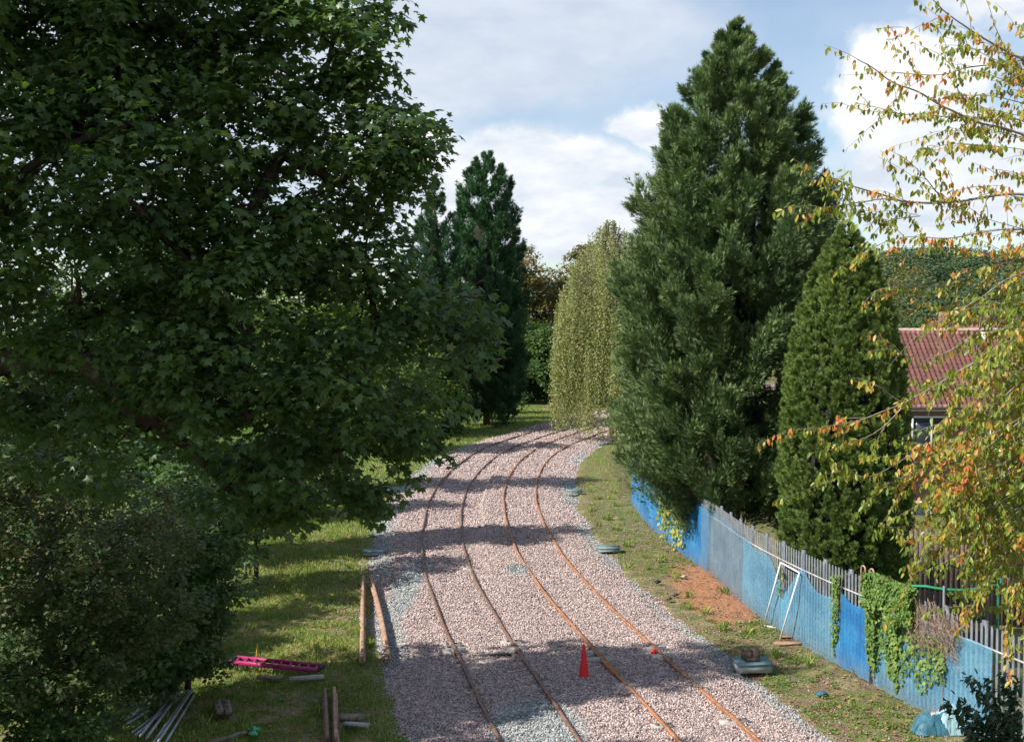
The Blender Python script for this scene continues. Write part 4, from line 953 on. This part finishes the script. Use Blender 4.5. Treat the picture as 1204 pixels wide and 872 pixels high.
for (p1, p2, w_, h_, lb, mt, z) in [((400, 843), (428, 843), .22, .1, 'grey weathered sleeper beside the near rails', 'timber', .02), ((405, 850), (434, 852), .12, .06, 'lighter board in front of the weathered sleeper', 'conc', .0),
                               ((303, 795), (330, 797), .16, .06, 'rotten board in front of the magenta ladder', 'timber', -.06), ((340, 798), (381, 795), .10, .09, 'pale timber under the right end of the ladder', 'conc', -.04), ((248, 873), (289, 860), .09, .05, 'thin grey plank lying at the bottom edge', 'timber', -.04),
                               ((255, 781), (278, 780), .14, .08, 'grey board at the left end of the ladder', 'timber', -.08)]:
    a_, b_ = G(*p1, z + .05), G(*p2, z + .05); tag(Acc().beam(a_, b_, w_, h_).build('timber_board', M[mt], origin=a_), lb, 'timber')
for k, (x, lb) in enumerate(((257, 'left of two short bolted timber blocks on the grass'), (267, 'right of two short bolted timber blocks on the grass'))):
    a_, b_ = G(x + 2, 841, -.04), G(x - 2, 829, -.04); t = thing('timber_block', a_, lb, 'timber', 'short bolted blocks')
    Acc().beam(a_ + [0, 0, .06], b_ + [0, 0, .06], .15, .12).build('block', M['timber'], t)
    for q in (.25, .75):
        c_ = a_ + (b_ - a_) * q; Acc().box((c_[0], c_[1], .095), (.06, .06, .04)).build('bolt', M['rust'], t)

# magenta ladder-like tray
a_, b_ = G(274, 781, .0), G(377, 789, .0); a_[2] = .12; b_[2] = .08
t = thing('cable_ladder', (a_ + b_) / 2, 'magenta ladder shaped tray lying on the grass by the bushes', 'ladder')
d = unit(b_ - a_); sd = np.array([-d[1], d[0], 0]) * .19
for s_ in (-1, 1): Acc().beam(a_ + sd * s_, b_ + sd * s_, .05, .09).build('side_rail', M['pink'], t)
for k in range(10):
    c_ = a_ + (b_ - a_) * (.05 + .1 * k); Acc().beam(c_ - sd + d * .06, c_ + sd - d * .04, .05, .05).build('rung', M['pink'], t)
for e in (a_, b_): Acc().beam(e - sd, e + sd, .06, .07).build('end_plate', M['dark'], t)
g = G(300, 779); tag(Acc().tube([g + [0, .1, -.1], g + [.03, .1, .42]], .017, 6).build('yellow_stake', M['yellow'], origin=g), 'thin yellow stake standing behind the magenta ladder', 'stake')
g = G(342, 782); tag(Acc().tube([g + [-.3, .25, .05], g + [0, .3, .2], g + [.12, .3, .06]], .02, 6).build('yellow_strap', M['yellow'], origin=g), 'crumpled yellow strap behind the right half of the ladder', 'strap')
g = G(298, 861); A = Acc(); clump_leaves(A, np.array([g + [0, 0, .05]]), [.09], 40, .06, T_KITE); mg = simple('green_plastic', (.12, .5, .3), .4); tag(A.build('plastic_scrap', mg, origin=g), 'small crumpled mint green scrap on the grass', 'litter')

# scaffold tubes
ends = [((205, 813), (146, 848), 0), ((212, 812), (150, 855), 1), ((217, 813), (156, 862), 0), ((221, 814), (160, 868), 1), ((190, 812), (146, 840), 0), ((183, 813), (142, 838), 1), ((208, 814), (165, 873), 2), ((214, 815), (172, 876), 2), ((222, 815), (180, 878), 1), ((228, 817), (191, 880), 0), ((226, 816), (186, 880), 2), ((196, 812), (152, 850), 2)]
pos_words = ['long upper tube crossing the stack of tubes to the left', 'grey tube second along the upper row of the stack', 'tube lying near the middle of the stack', 'tube on the top layer in the centre of the stack', 'tube near the left side of the stack, raised end up', 'leftmost tube of the scaffold stack', 'topmost tube in the middle of the stack', 'topmost tube just right of the stack middle', 'tube right of centre in the stack', 'rightmost tube of the stack, nearest the grass', 'topmost tube at the right side of the stack', 'topmost tube at the left side of the stack']
for k, (p1, p2, lv) in enumerate(ends):
    a_, b_ = G(*p1, 0), G(*p2, 0); z = .0 + lv * .055; a_[2] = z; b_[2] = z + .02
    A = Acc().tube([a_, b_], .026, 10); tag(A.build('scaffold_tube', M['tube'], smooth=True, origin=a_), pos_words[k], 'tube', 'grey tubes stacked by the bushes')

# tarpaulin heap bottom right
def cloth(label, px, py, w_, d_, h_, mat, seed, yaw=0):
    g = G(px, py); n = 26; u = np.linspace(-1, 1, n); U, V_ = np.meshgrid(u, u)
    e = np.clip(1 - (np.abs(U) ** 3 + np.abs(V_) ** 3), 0, 1); nz_ = fbm(np.stack([U, V_], -1) + seed, 1.6, 4); rid = np.abs(fbm(np.stack([U, V_], -1) + seed + 9, 2.2, 3) - .5) * 2
    Z = e ** .5 * h_ * (.35 + 1.0 * nz_ + .5 * rid) ; X = g[0] + (U + (nz_ - .5) * .5) * w_ / 2; Y = g[1] + (V_ + (rid - .3) * .4) * d_ / 2
    i = np.arange(n - 1)[:, None] * n + np.arange(n - 1)[None]
    return tag(Acc().add(np.stack([X, Y, Z - .02], -1).reshape(-1, 3), f4=np.stack([i, i + 1, i + n + 1, i + n], -1).reshape(-1, 4)).build('tarpaulin', M[mat], smooth=True, origin=g), label, 'tarpaulin')
cloth('crumpled dark blue grey sheet at the foot of the netting', 1095, 858, .75, .5, .30, 'tarp2', 2)
cloth('pale blue tarpaulin heaped beside the fence at the bottom right', 1118, 857, .85, .55, .38, 'tarp', 5)
cloth('faded pink cloth lying on the tarpaulin heap', 1102, 853, .35, .3, .34, 'pinkrag', 3)
g = G(966, 816); tag(Acc().box((g[0], g[1], .03), (.26, .14, .05), rz=.3, taper=.7).build('plastic_scrap', M['tarp2'], origin=g), 'small dark scrap on the bare soil below the netting', 'litter')
for (px, py, lb, mt) in [(773, 685, 'small black lump on the orange soil', 'dark'), (804, 679, 'grey stone slab on the orange soil', 'conc'), (786, 705, 'dark clod at the edge of the ballast', 'brickd'), (793, 700, 'second dark clod at the ballast edge, farther right', 'brickd')]:
    g = G(px, py); v_ = octa * np.array([.13, .09, .07]) * rng.uniform(.8, 1.2, (6, 1)) + g + [0, 0, .04]; tag(Acc().add(v_, f3=octf).build('stone', M[mt], origin=g), lb, 'stone')

# ------------------------------------------------------------------ dark shrub and fence end, bottom right
def shrub_br():
    base = np.array([P(1165, 860, 18.5)[0] + .3, 18.5, -.1])
    t = thing('elder_shrub', base, 'dark leafy shrub with drooping sprays in the bottom right corner', 'bush'); A = Acc(); B = Acc()
    tips = [(1140, 795, 18.2), (1112, 825, 18.3), (1128, 820, 18.4), (1160, 800, 18.6), (1150, 835, 18.2), (1175, 815, 18.4), (1195, 800, 18.7), (1185, 845, 18.2), (1135, 850, 18.1), (1165, 860, 18.1), (1200, 835, 18.1), (1180, 790, 18.8), (1205, 865, 18.0), (1150, 870, 18.0), (1190, 870, 18)]
    for (x, y, Y) in tips:
        e = P(x, y, Y); pts = resample(wiggle(base + [0, 0, rng.uniform(.1, .5)], e, 7, .05, .12), .05); B.tube(pts, np.linspace(.014, .004, len(pts)), 4, cap=False)
        m_ = len(pts)
        for q in range(int(m_ * .35), m_):
            n = 5; ax = rng.normal(0, .6, (n, 3)) + np.array([-.3, 0, -.55]); A.leaves(pts[q] + rng.normal(0, .035, (n, 3)), ax, rng.normal(0, .4, (n, 3)) + [0, 0, 1], rng.uniform(.10, .17, n), T_LEAF, rng.random(n))
    B.build('branches', M['bark'], t); A.build('crown', M['elder'], t)
shrub_br()

# ------------------------------------------------------------------ cherry on the right
def cherry():
    base = np.array([9.6, 15.5, -.3]); t = thing('cherry_tree', base, 'autumn cherry with sparse green orange leaves reaching in from the right', 'tree')
    tp = wiggle(base, base + np.array([-.2, 0, 9.5]), 10, .01); T = Acc().tube(tp, np.linspace(.22, .08, 10), 10); T.build('trunk', M['bark_grey'], t, smooth=True)
    A = Acc(); B = Acc(); R = lambda: rng.uniform(-.8, .8)
    br = [([(1097, 0), (1115, 17), (1162, 47), (1203, 69), (1300, 120)], 14.5, .024, .9), ([(1008, 70), (1028, 82), (1048, 96), (1075, 107), (1112, 126), (1152, 144), (1203, 158), (1300, 200)], 14.2, .024, .9),
          ([(1048, 86), (1102, 88), (1135, 80), (1176, 75), (1240, 65)], 15, .012, .8), ([(1005, 121), (1035, 127), (1062, 134), (1085, 134), (1135, 138), (1203, 141), (1290, 190)], 15.2, .014, 1),
          ([(934, 188), (958, 203), (981, 213), (1001, 220), (1035, 231), (1068, 240), (1119, 240), (1152, 235), (1203, 231), (1310, 250)], 13.8, .024, 1.3), ([(938, 252), (965, 245), (1000, 240), (1035, 235), (1070, 240)], 13.9, .010, 1.4),
          ([(1015, 357), (1035, 340), (1089, 337), (1122, 332), (1162, 317), (1203, 302), (1300, 300)], 14.3, .018, 1.2), ([(1085, 384), (1115, 374), (1152, 350), (1204, 320), (1290, 300)], 13.8, .014, 1.1),
          ([(968, 501), (1001, 495), (1035, 483), (1065, 471), (1102, 451), (1139, 429), (1204, 395), (1310, 350)], 13.5, .022, 1.5), ([(1008, 443), (1031, 453), (1050, 468), (1062, 474)], 13.4, .009, .9),
          ([(971, 525), (1001, 522), (1035, 505), (1065, 473)], 13.6, .009, 1.7), ([(1028, 575), (1085, 552), (1135, 538), (1203, 501), (1300, 440)], 14, .018, 1.8), ([(1035, 620), (1075, 617), (1102, 603), (1150, 575), (1204, 545), (1300, 480)], 14.2, .015, 1.7),
          ([(1020, 412), (1050, 412), (1070, 420), (1110, 415), (1160, 380)], 14, .008, .9), ([(1080, 40), (1060, 32), (1030, 34)], 15, .006, 1.3), ([(1115, 17), (1085, 30), (1050, 48), (1040, 46)], 15, .006, 1.4),
          ([(1125, 745), (1150, 700), (1175, 660), (1210, 600), (1290, 520)], 13.8, .012, 2.0), ([(1190, 770), (1185, 720), (1195, 660), (1220, 600)], 13.5, .012, 2.2), ([(1085, 665), (1110, 640), (1150, 610), (1204, 580), (1290, 520)], 14.4, .012, 1.9),
          ([(1160, 0), (1175, 40), (1204, 90), (1280, 180)], 14.8, .014, 1.0), ([(1000, 310), (1030, 290), (1070, 278), (1120, 280), (1204, 270), (1290, 300)], 14.6, .012, 1.6), ([(1010, 300), (1040, 262), (1090, 255)], 14.2, .007, 1.5), ([(960, 210), (1000, 232)], 14, .006, 1.5), ([(1055, 180), (1080, 200), (1110, 236)], 14.3, .008, 1.2), ([(985, 550), (1020, 560), (1060, 540), (1090, 520)], 14.0, .008, 1.6)]
    for k in range(76):      # the dense drooping side, lower right
        y0 = rng.uniform(400, 720); x0 = rng.uniform(np.interp(y0, [400, 480, 530, 600, 640, 720], [1140, 1110, 1072, 1078, 1110, 1160]), 1204); br.append(([(x0, y0), (x0 + 25, y0 - 20 + rng.uniform(-8, 8)), (x0 + 62, y0 - 30 + rng.uniform(-12, 12)), (x0 + 120, y0 - 75)], rng.uniform(13, 15.8), .009, 2.0))
    for k in range(30):
        x0 = rng.uniform(1110, 1200); y0 = rng.uniform(20, 380); br.append(([(x0, y0), (x0 + 25, y0 + rng.uniform(-10, 6)), (x0 + 60, y0 + 5), (x0 + 120, y0 + 20)], rng.uniform(13.6, 15.8), .008, 1.2))
    def leaf_twig(pts, dens_, redp):
        redp = redp + (.2 if pts[0][2] > 8.6 else .04)
        m_ = len(pts); n = max(1, int(m_ * dens_)); q = rng.integers(0, m_, n)
        ax = rng.normal(0, .38, (n, 3)) + np.array([-.12, 0, -1.0]); pos = pts[q] + rng.normal(0, .022, (n, 3))
        A.leaves(pos, ax, rng.normal(0, .6, (n, 3)) + np.array([-.5, -.6, .2]), rng.uniform(.06, .105, n), T_LEAF, np.clip(redp + rng.normal(0, .18, n), 0, 1))
    for path, Y, rad, dn in br:
        w3 = [P(x, y, Y + (.0 if i_ == 0 else .18 * i_)) for i_, (x, y) in enumerate(path)]
        pts = resample(np.array(w3), .04); m_ = len(pts); pts[1:-1] += np.cumsum(rng.normal(0, .002, (m_ - 2, 3)), 0) * 1.0
        B.tube(pts[::3], np.linspace(rad * .22, rad, len(pts[::3])), 5, cap=False)
        leaf_twig(pts[:int(m_ * .45)], .9 * dn, .55)
        # side twigs
        nt_ = int(m_ * .04 * 4.2)
        for q in range(nt_):
            k = int(rng.integers(3, m_)); dr = unit(pts[max(k - 6, 0)] - pts[min(k + 6, m_ - 1)] + 1e-6)
            sd_ = rng.normal(0, .55, 3); ln = rng.uniform(.18, .75)
            e = pts[k] + (dr * rng.uniform(.4, 1) + sd_ + np.array([0, 0, .0])) * ln; e[2] -= .08 * ln
            tw = resample(wiggle(pts[k], e, 5, .05, .04), .04)
            B.tube(tw, np.linspace(.005, .002, len(tw)), 3, cap=False)
            leaf_twig(tw, 1.05 * dn * .8, rng.choice([.15, .3, .3, .45, .8]))
    B.build('branches', M['bark_grey'], t); A.build('crown', M['cherry'], t)
cherry()

# ------------------------------------------------------------------ house with pantile roof
def tiled_roof(A, x0, x1, ey, ez, ry, rz_, col=.27, rows=20):
    nc = int((x1 - x0) / col); seg = 6; xs = np.linspace(x0, x0 + nc * col, nc * seg + 1); ph = np.linspace(0, nc, nc * seg + 1) * 2 * PI
    wave = .05 * np.where(np.sin(ph) > 0, np.sin(ph), .45 * np.sin(ph))
    sl = np.array([0, ry - ey, rz_ - ez]); L_ = np.linalg.norm(sl); d = sl / L_; nrm = np.array([0, -d[2], d[1]])
    if nrm[2] < 0: nrm = -nrm
    rowsv = []
    for r_ in range(rows):
        for e, lift in ((0, .045), (1, .005)):
            s_ = (r_ + e) * L_ / rows; base = np.array([0, ey, ez]) + d * s_
            V = np.zeros((len(xs), 3)); V[:, 0] = xs; V[:, 1] = base[1]; V[:, 2] = base[2]; V += nrm * (wave + lift)[:, None]; rowsv.append(V)
    V = np.array(rowsv); n, m_ = V.shape[:2]; i = np.arange(n - 1)[:, None] * m_ + np.arange(m_ - 1)[None]
    A.add(V.reshape(-1, 3), f4=np.stack([i, i + 1, i + m_ + 1, i + m_], -1).reshape(-1, 4)); return A
def house():
    Ye, Yr = 61.5, 66; x0 = P(1052, 430, 63)[0]; x1 = x0 + 14; ez = P(1100, 479, Ye)[2]; rz_ = P(1100, 389, Yr)[2]; gz = -2.2
    t = thing('brick_house', ((x0 + x1) / 2, Yr, gz), 'brick house with red brown pantile roof behind the cherry', 'house')
    # walls: gable-shaped prism
    A = Acc(); yb = 2 * Yr - Ye
    V = []
    for x in (x0 + .25, x1 - .25):
        V += [(x, Ye + .35, gz), (x, yb - .35, gz), (x, yb - .35, ez + .2), (x, Yr, rz_ - .2), (x, Ye + .35, ez + .2)]
    A.add(V, f4=[[0, 5, 9, 4], [1, 2, 7, 6], [0, 1, 2, 4], [5, 9, 7, 6]], f3=[[2, 3, 4], [7, 9, 8]]); A.build('wall', M['brick'], t)
    R_ = tiled_roof(Acc(), x0, x1, Ye, ez, Yr, rz_).build('roof', M['tile'], t)
    tiled_roof(Acc(), x0, x1, yb, ez, Yr, rz_).build('roof', M['tile'], t)
    Acc().tube([(x0, Yr, rz_ + .05), (x1, Yr, rz_ + .05)], .11, 8).build('ridge', simple('ridge_tile', (.42, .30, .25), .85), R_)
    px = P(1157, 396, Yr - .6); Acc().tube([px + [0, 0, -.5], px + [0, 0, .15]], .12, 10).tube([px + [0, 0, .2], px + [0, 0, .26]], .18, 10).build('flue', M['white'], R_)
    px = P(1141, 398, Yr - .5); Acc().tube([px + [0, 0, -.5], px + [0, 0, .1]], .07, 8).build('vent_pipe', M['white'], R_)
    Acc().tube([(x0, Ye - .06, ez - .02), (x1, Ye - .06, ez - .02)], .07, 6).build('gutter', M['dark'], t)
    Acc().box(((x0 + x1) / 2, Ye + .1, ez - .1), (x1 - x0, .04, .2)).build('fascia', M['white'], t)
    for (wx, wy0, wy1, ww) in ((1095, 490, 528, 2.0), (1185, 490, 528, 1.8), (1095, 590, 620, 2.0), (1190, 585, 622, 2.0)):
        a_ = P(wx, wy1, Ye + .32); b_ = P(wx, wy0, Ye + .32); cz = (a_[2] + b_[2]) / 2; hh = b_[2] - a_[2]; cx = a_[0]
        wd = Acc(); 
        for dx in (-ww / 2, 0, ww / 2): wd.box((cx + dx, Ye + .30, cz), (.09, .09, hh + .09))
        for dz in (-hh / 2, hh / 2): wd.box((cx, Ye + .305, cz + dz), (ww - .09, .08, .09))
        wo_ = wd.build('window', M['white'], t)
        Acc().box((cx, Ye + .33, cz), (ww, .03, hh)).build('pane', M['glass'], wo_)
        Acc().box((cx, Ye + .26, cz - hh / 2 - .09), (ww + .2, .2, .06)).build('sill', M['white'], wo_)
house()
def far_house(px0, px1, pyr, Y, label):
    a_ = P(px0, pyr, Y); b_ = P(px1, pyr, Y); t = thing('brick_house', ((a_[0] + b_[0]) / 2, Y, -3), label, 'house', 'houses beyond the garden')
    ez = a_[2] - 2.6; x0, x1 = a_[0] - 1.8, b_[0] + 1.8; V = [(x0, Y - 4, ez), (x1, Y - 4, ez), (x1, Y + 4, ez), (x0, Y + 4, ez), (a_[0], Y, a_[2]), (b_[0], Y, a_[2])]
    Acc().add(V, f4=[[0, 1, 5, 4], [2, 3, 4, 5]], f3=[[1, 2, 5], [3, 0, 4]]).build('roof', M['tile2'], t)
    Acc().box(((x0 + x1) / 2, Y, (ez - 3) / 2), (x1 - x0 - .6, 7.4, ez + 3)).build('wall', M['brick'], t)
    c = Acc().box((a_[0] + 1, Y, a_[2] + .2), (.7, .5, 1.1)).build('chimney', M['brick'], t)
far_house(1095, 1122, 377, 100, 'distant house with plain red roof just above the pantile ridge')
far_house(1150, 1200, 375, 106, 'distant house with red roof farther right above the pantile ridge')

# garden boards, trampoline
xa, xb = P(1060, 640, 38)[0], P(1230, 640, 36)[0]; t = thing('garden_fence', ((xa + xb) / 2, 37, -1.6), 'brown wooden board fence in the garden behind the trampoline', 'fence')
A = Acc(); x = xa
while x < xb: A.box((x, 38 - (x - xa) * .25, .0), (.14, .022, 3.1 + .03 * rng.random())); x += .15
A.build('boards', M['garden_board'], t)
for k in range(4):
    x = xa + k * 1.8; Acc().box((x, 38.08 - (x - xa) * .25, .05), (.1, .1, 3.2)).build('post', M['garden_board'], t)
def trampoline():
    c = P(1102, 676, 30.5); gz = float(ground_z(np.array([c[0]]), np.array([30.5]))[0]); R_ = 1.52; zt = c[2]; zm = gz + .75
    t = thing('trampoline', (c[0], 30.5, gz), 'round garden trampoline with black net and green rim behind the fence', 'trampoline')
    a_ = np.linspace(0, 2 * PI, 61); sag = .05 * np.abs(np.sin(a_ * 3))
    ring = lambda r, z: np.stack([c[0] + r * np.cos(a_), 30.5 + r * np.sin(a_), z + 0 * a_], -1)
    Acc().tube(ring(R_, zt - sag), .04, 6, cap=False).build('rim', M['tgreen'], t, smooth=True)
    Acc().tube(ring(R_, zm), .035, 6, cap=False).build('frame', M['galv'], t, smooth=True)
    V = np.concatenate([ring(R_ - .02, zm), ring(R_ - .02, zt - .02)[:, :] - np.stack([0 * a_, 0 * a_, sag], -1)]); n = 61
    Acc().add(V, f4=[[k, k + 1, n + k + 1, n + k] for k in range(60)]).build('net', M['tnet'], t)
    V = np.concatenate([ring(R_ - .05, zm + .01)[:-1], [[c[0], 30.5, zm - .05]]]); Acc().add(V, f3=[[k, (k + 1) % 60, 60] for k in range(60)]).build('mat', M['dark'], t)
    V = np.concatenate([ring(R_ + .02, zm + .04), ring(R_ - .3, zm + .03)]); Acc().add(V, f4=[[k, k + 1, n + k + 1, n + k] for k in range(60)]).build('pad', M['tgreen'], t)
    for k in range(6):
        b = k * PI / 3 + .28; q = np.array([c[0] + (R_ + .05) * math.cos(b), 30.5 + (R_ + .05) * math.sin(b), 0])
        Acc().tube([q + [0, 0, gz], q + [0, 0, zt + .06]], .03, 6).build('pole', M['tgreen'] if k in (5,) else M['galvpost'], t)
trampoline()

# hedge & trees in the gardens behind the fence
for (px, py, Y, r, mt, lb) in [(1048, 372, 80, 2.4, 'hedge', 'dark garden tree showing right of the columnar cypress'), (1058, 345, 120, 3.2, 'autumn', 'brownish garden tree under the wooded hill'), (1118, 385, 85, 1.3, 'hedge', 'small dark bush top between the distant red roofs'), (1215, 520, 50, 2.4, 'green', 'green garden tree behind the cherry at the right edge')]:
    c = P(px, py, Y); top = c[2] + r * .4
    lobes = [(np.array([c[0] + rng.uniform(-1, 1) * r * .4, c[1] + rng.uniform(-1, 1) * r * .3, zz]), np.array([r * .7, r * .7, r * .6])) for zz in np.linspace(-.5, top, 7)]
    broadleaf('garden_tree', (c[0], c[1], -2), lb, 'trees in the gardens', lobes, (c[0], c[1], top * .6), .15, M[mt], .2, per_area=1.0, crad=.7, per=45, twigs=3)

# ------------------------------------------------------------------ wooded hill
def hill():
    xs = np.linspace(60, 760, 60); ys = np.linspace(380, 1100, 50); X, Y = np.meshgrid(xs, ys)
    prof = np.interp(Y, [380, 700, 1100], [0, 1, .95]); hx = np.interp(X / Y, [.16, .27, .33, .42, .6], [.75, .96, 1, .97, .9])
    Z = -3 + 44 * prof ** 1.0 * hx + (fbm(np.stack([X, Y], -1), .012, 3) - .5) * 8
    n, m_ = X.shape; i = np.arange(n - 1)[:, None] * m_ + np.arange(m_ - 1)[None]
    mh, nt, out = new_mat('hill_grass'); prin(nt, out, ramp(nt, noise(nt, .03, 5), [(.4, (.04, .07, .03)), (.6, (.08, .11, .04))]), .95, .1)
    Acc().add(np.stack([X, Y, Z], -1).reshape(-1, 3), f4=np.stack([i, i + 1, i + m_ + 1, i + m_], -1).reshape(-1, 4)).build('hill', mh, smooth=True, kind='structure')
    A = Acc(); cs = []
    for k in range(900):
        y = rng.uniform(420, 760); x = y * rng.uniform(.25, .50); ix = np.interp(x, xs, np.arange(60)); iy = np.interp(y, ys, np.arange(50)); z = Z[int(iy), int(ix)]; r = rng.uniform(5, 12); kk = 16
        d = unit(rng.normal(size=(kk, 3))); d[:, 2] = np.abs(d[:, 2]); cs.append(np.concatenate([np.array([x, y, z + r * .6]) + d * r * .75, np.full((kk, 1), r * .45), np.full((kk, 1), rng.random())], 1))
    cs = np.concatenate(cs); clump_leaves(A, cs[:, :3], cs[:, 3], 22, 1.35, T_KITE, varsp=.3)
    A.var = [np.repeat(np.repeat(cs[:, 4], 22), 4)*1.9-.45]
    o = A.build('hill_wood', M['wood_far'], kind='stuff'); o['label'] = 'broadleaf wood covering the far hill'; o['category'] = 'wood'
hill()

# ------------------------------------------------------------------ grass and weeds
def grass():
    A = Acc()
    def patch(N, xr, yr, size, test, thr):
        x = rng.uniform(*xr, N); y = rng.uniform(*yr, N); p2 = np.stack([x, y], -1)
        keep = test(x, y); nz_ = fbm(p2, .9, 3) * .6 + fbm(p2 + 50, 3, 2) * .4; keep &= (nz_ + rng.normal(0, .05, N) > thr)
        x, y, nz_ = x[keep], y[keep], nz_[keep]; n = len(x)
        z = ground_z(x, y) + (fbm(np.stack([x, y], -1), .9, 3) - .5) * .10 + (fbm(np.stack([x, y], -1), 3.2, 2) - .5) * .05
        pos = np.stack([x, y, z - .01], -1); ax = rng.normal(0, .42, (n, 3)) + np.array([0, 0, 1]); nr = np.cross(ax, rng.normal(size=(n, 3)))
        A.leaves(pos, ax, nr, size * rng.uniform(.5, 1.3, n), T_BLADE, rng.random(n))
    T_BLADE = (np.array([(-.09, 0, 0), (.09, 0, 0), (.05, .6, .08), (0, 1, .25)], float), np.array([[0, 1, 2, 3]]))
    def inside_left(x, y):
        ct = np.interp(y, CL[:, 1], CL[:, 0]); hh = np.interp(y, CL[:, 1], 1 / np.maximum(TAN[:, 1], .3)); return x < ct - 5.95 * hh
    def inside_right(x, y):
        ct = np.interp(y, CL[:, 1], CL[:, 0]); hh = np.interp(y, CL[:, 1], 1 / np.maximum(TAN[:, 1], .3)); return (x > ct + (RO(y) - .1) * hh) & (x < fence_x(y) + .05)
    patch(105000, (-11, -2), (19, 36), .10, inside_left, .40)
    patch(70000, (-13, -4), (36, 60), .13, inside_left, .36)
    patch(40000, (-14, 4), (60, 118), .2, inside_left, .2)
    def r_ok(x, y):
        c0 = G(848, 695); return inside_right(x, y) & (np.hypot((x - c0[0]) / 1.2, (y - c0[1]) / 4.2) > 1)
    patch(52000, (3, 11), (19, 58), .065, r_ok, .50)
    patch(12000, (3, 14), (58, 95), .15, inside_right, .3)
    tx = []
    for k in range(230):
        x = rng.uniform(-10, 9.5); y = rng.uniform(21, 58); xx = np.full(26, x) + rng.normal(0, .07, 26); yy = np.full(26, y) + rng.normal(0, .07, 26); tx.append(np.stack([xx, yy], 1))
    tx = np.concatenate(tx); ok_ = inside_left(tx[:, 0], tx[:, 1]) | inside_right(tx[:, 0], tx[:, 1]); tx = tx[ok_]; n = len(tx); z = ground_z(tx[:, 0], tx[:, 1])
    ax = rng.normal(0, .35, (n, 3)) + [0, 0, 1]; A.leaves(np.column_stack([tx, z]), ax, np.cross(ax, rng.normal(size=(n, 3))), rng.uniform(.15, .32, n), (T_BLADE[0] * [.5, 1, 1.3], T_BLADE[1]), rng.random(n))
    # low weeds in clumps on the right verge
    W = Acc(); cc_ = []
    for (px, py, rx, ry, k) in [(905, 735, .7, 2.0, 60), (870, 735, .5, 1.6, 40), (860, 790, .5, .7, 22), (900, 800, .6, .5, 18), (940, 775, .5, .9, 24), (790, 660, .7, 2.5, 45), (735, 612, 1.0, 3.5, 60), (1000, 830, .9, .8, 34), (1040, 850, .8, .7, 26), (975, 845, .6, .6, 20), (745, 590, .8, 4, 40)]:
        g_ = G(px, py); cc_.append(np.stack([g_[0] + rng.normal(0, rx * .6, k), g_[1] + rng.normal(0, ry * .6, k)], 1))
    for k in range(110):
        y = rng.uniform(21, 60); s0_ = float(fence_x(y)); cc_.append(np.array([[rng.uniform(s0_ - 2.6, s0_ - .1), y]]))
    cc_ = np.concatenate(cc_); c0 = G(848, 695); ok_ = inside_right(cc_[:, 0], cc_[:, 1]) & (np.hypot((cc_[:, 0] - c0[0]) / 1.1, (cc_[:, 1] - c0[1]) / 4) > .9); cc_ = cc_[ok_]
    z = ground_z(cc_[:, 0], cc_[:, 1]) + .02
    clump_leaves(W, np.column_stack([cc_, z]), rng.uniform(.07, .24, len(cc_)), 30, .045, T_KITE, droop=-.1, flat=.3)
    ow = W.build('weeds', M['weed'], kind='stuff'); ow['label'] = 'low bright green weeds in patches along the right verge'; ow['category'] = 'weeds'
    o = A.build('grass', M['grass'], kind='stuff'); o['label'] = 'rough grass and weeds on the verges'; o['category'] = 'grass'
grass()

for o in C.objects:
    if '_w' in o: del o['_w']
# ------------------------------------------------------------------ render settings
S.view_settings.view_transform = 'Standard'; S.view_settings.look = 'None'; S.view_settings.gamma = 1; S.view_settings.use_curve_mapping = False
S.view_settings.exposure = 0.68
S.cycles.use_denoising = True; S.cycles.denoiser = 'OPENIMAGEDENOISE'
S.cycles.max_bounces = 5; S.cycles.diffuse_bounces = 3; S.cycles.glossy_bounces = 2; S.cycles.transmission_bounces = 3; S.cycles.transparent_max_bounces = 8
S.cycles.caustics_reflective = False; S.cycles.caustics_refractive = False
S.cycles.sample_clamp_indirect = 4
S.cycles.use_adaptive_sampling = True; S.cycles.adaptive_threshold = .02
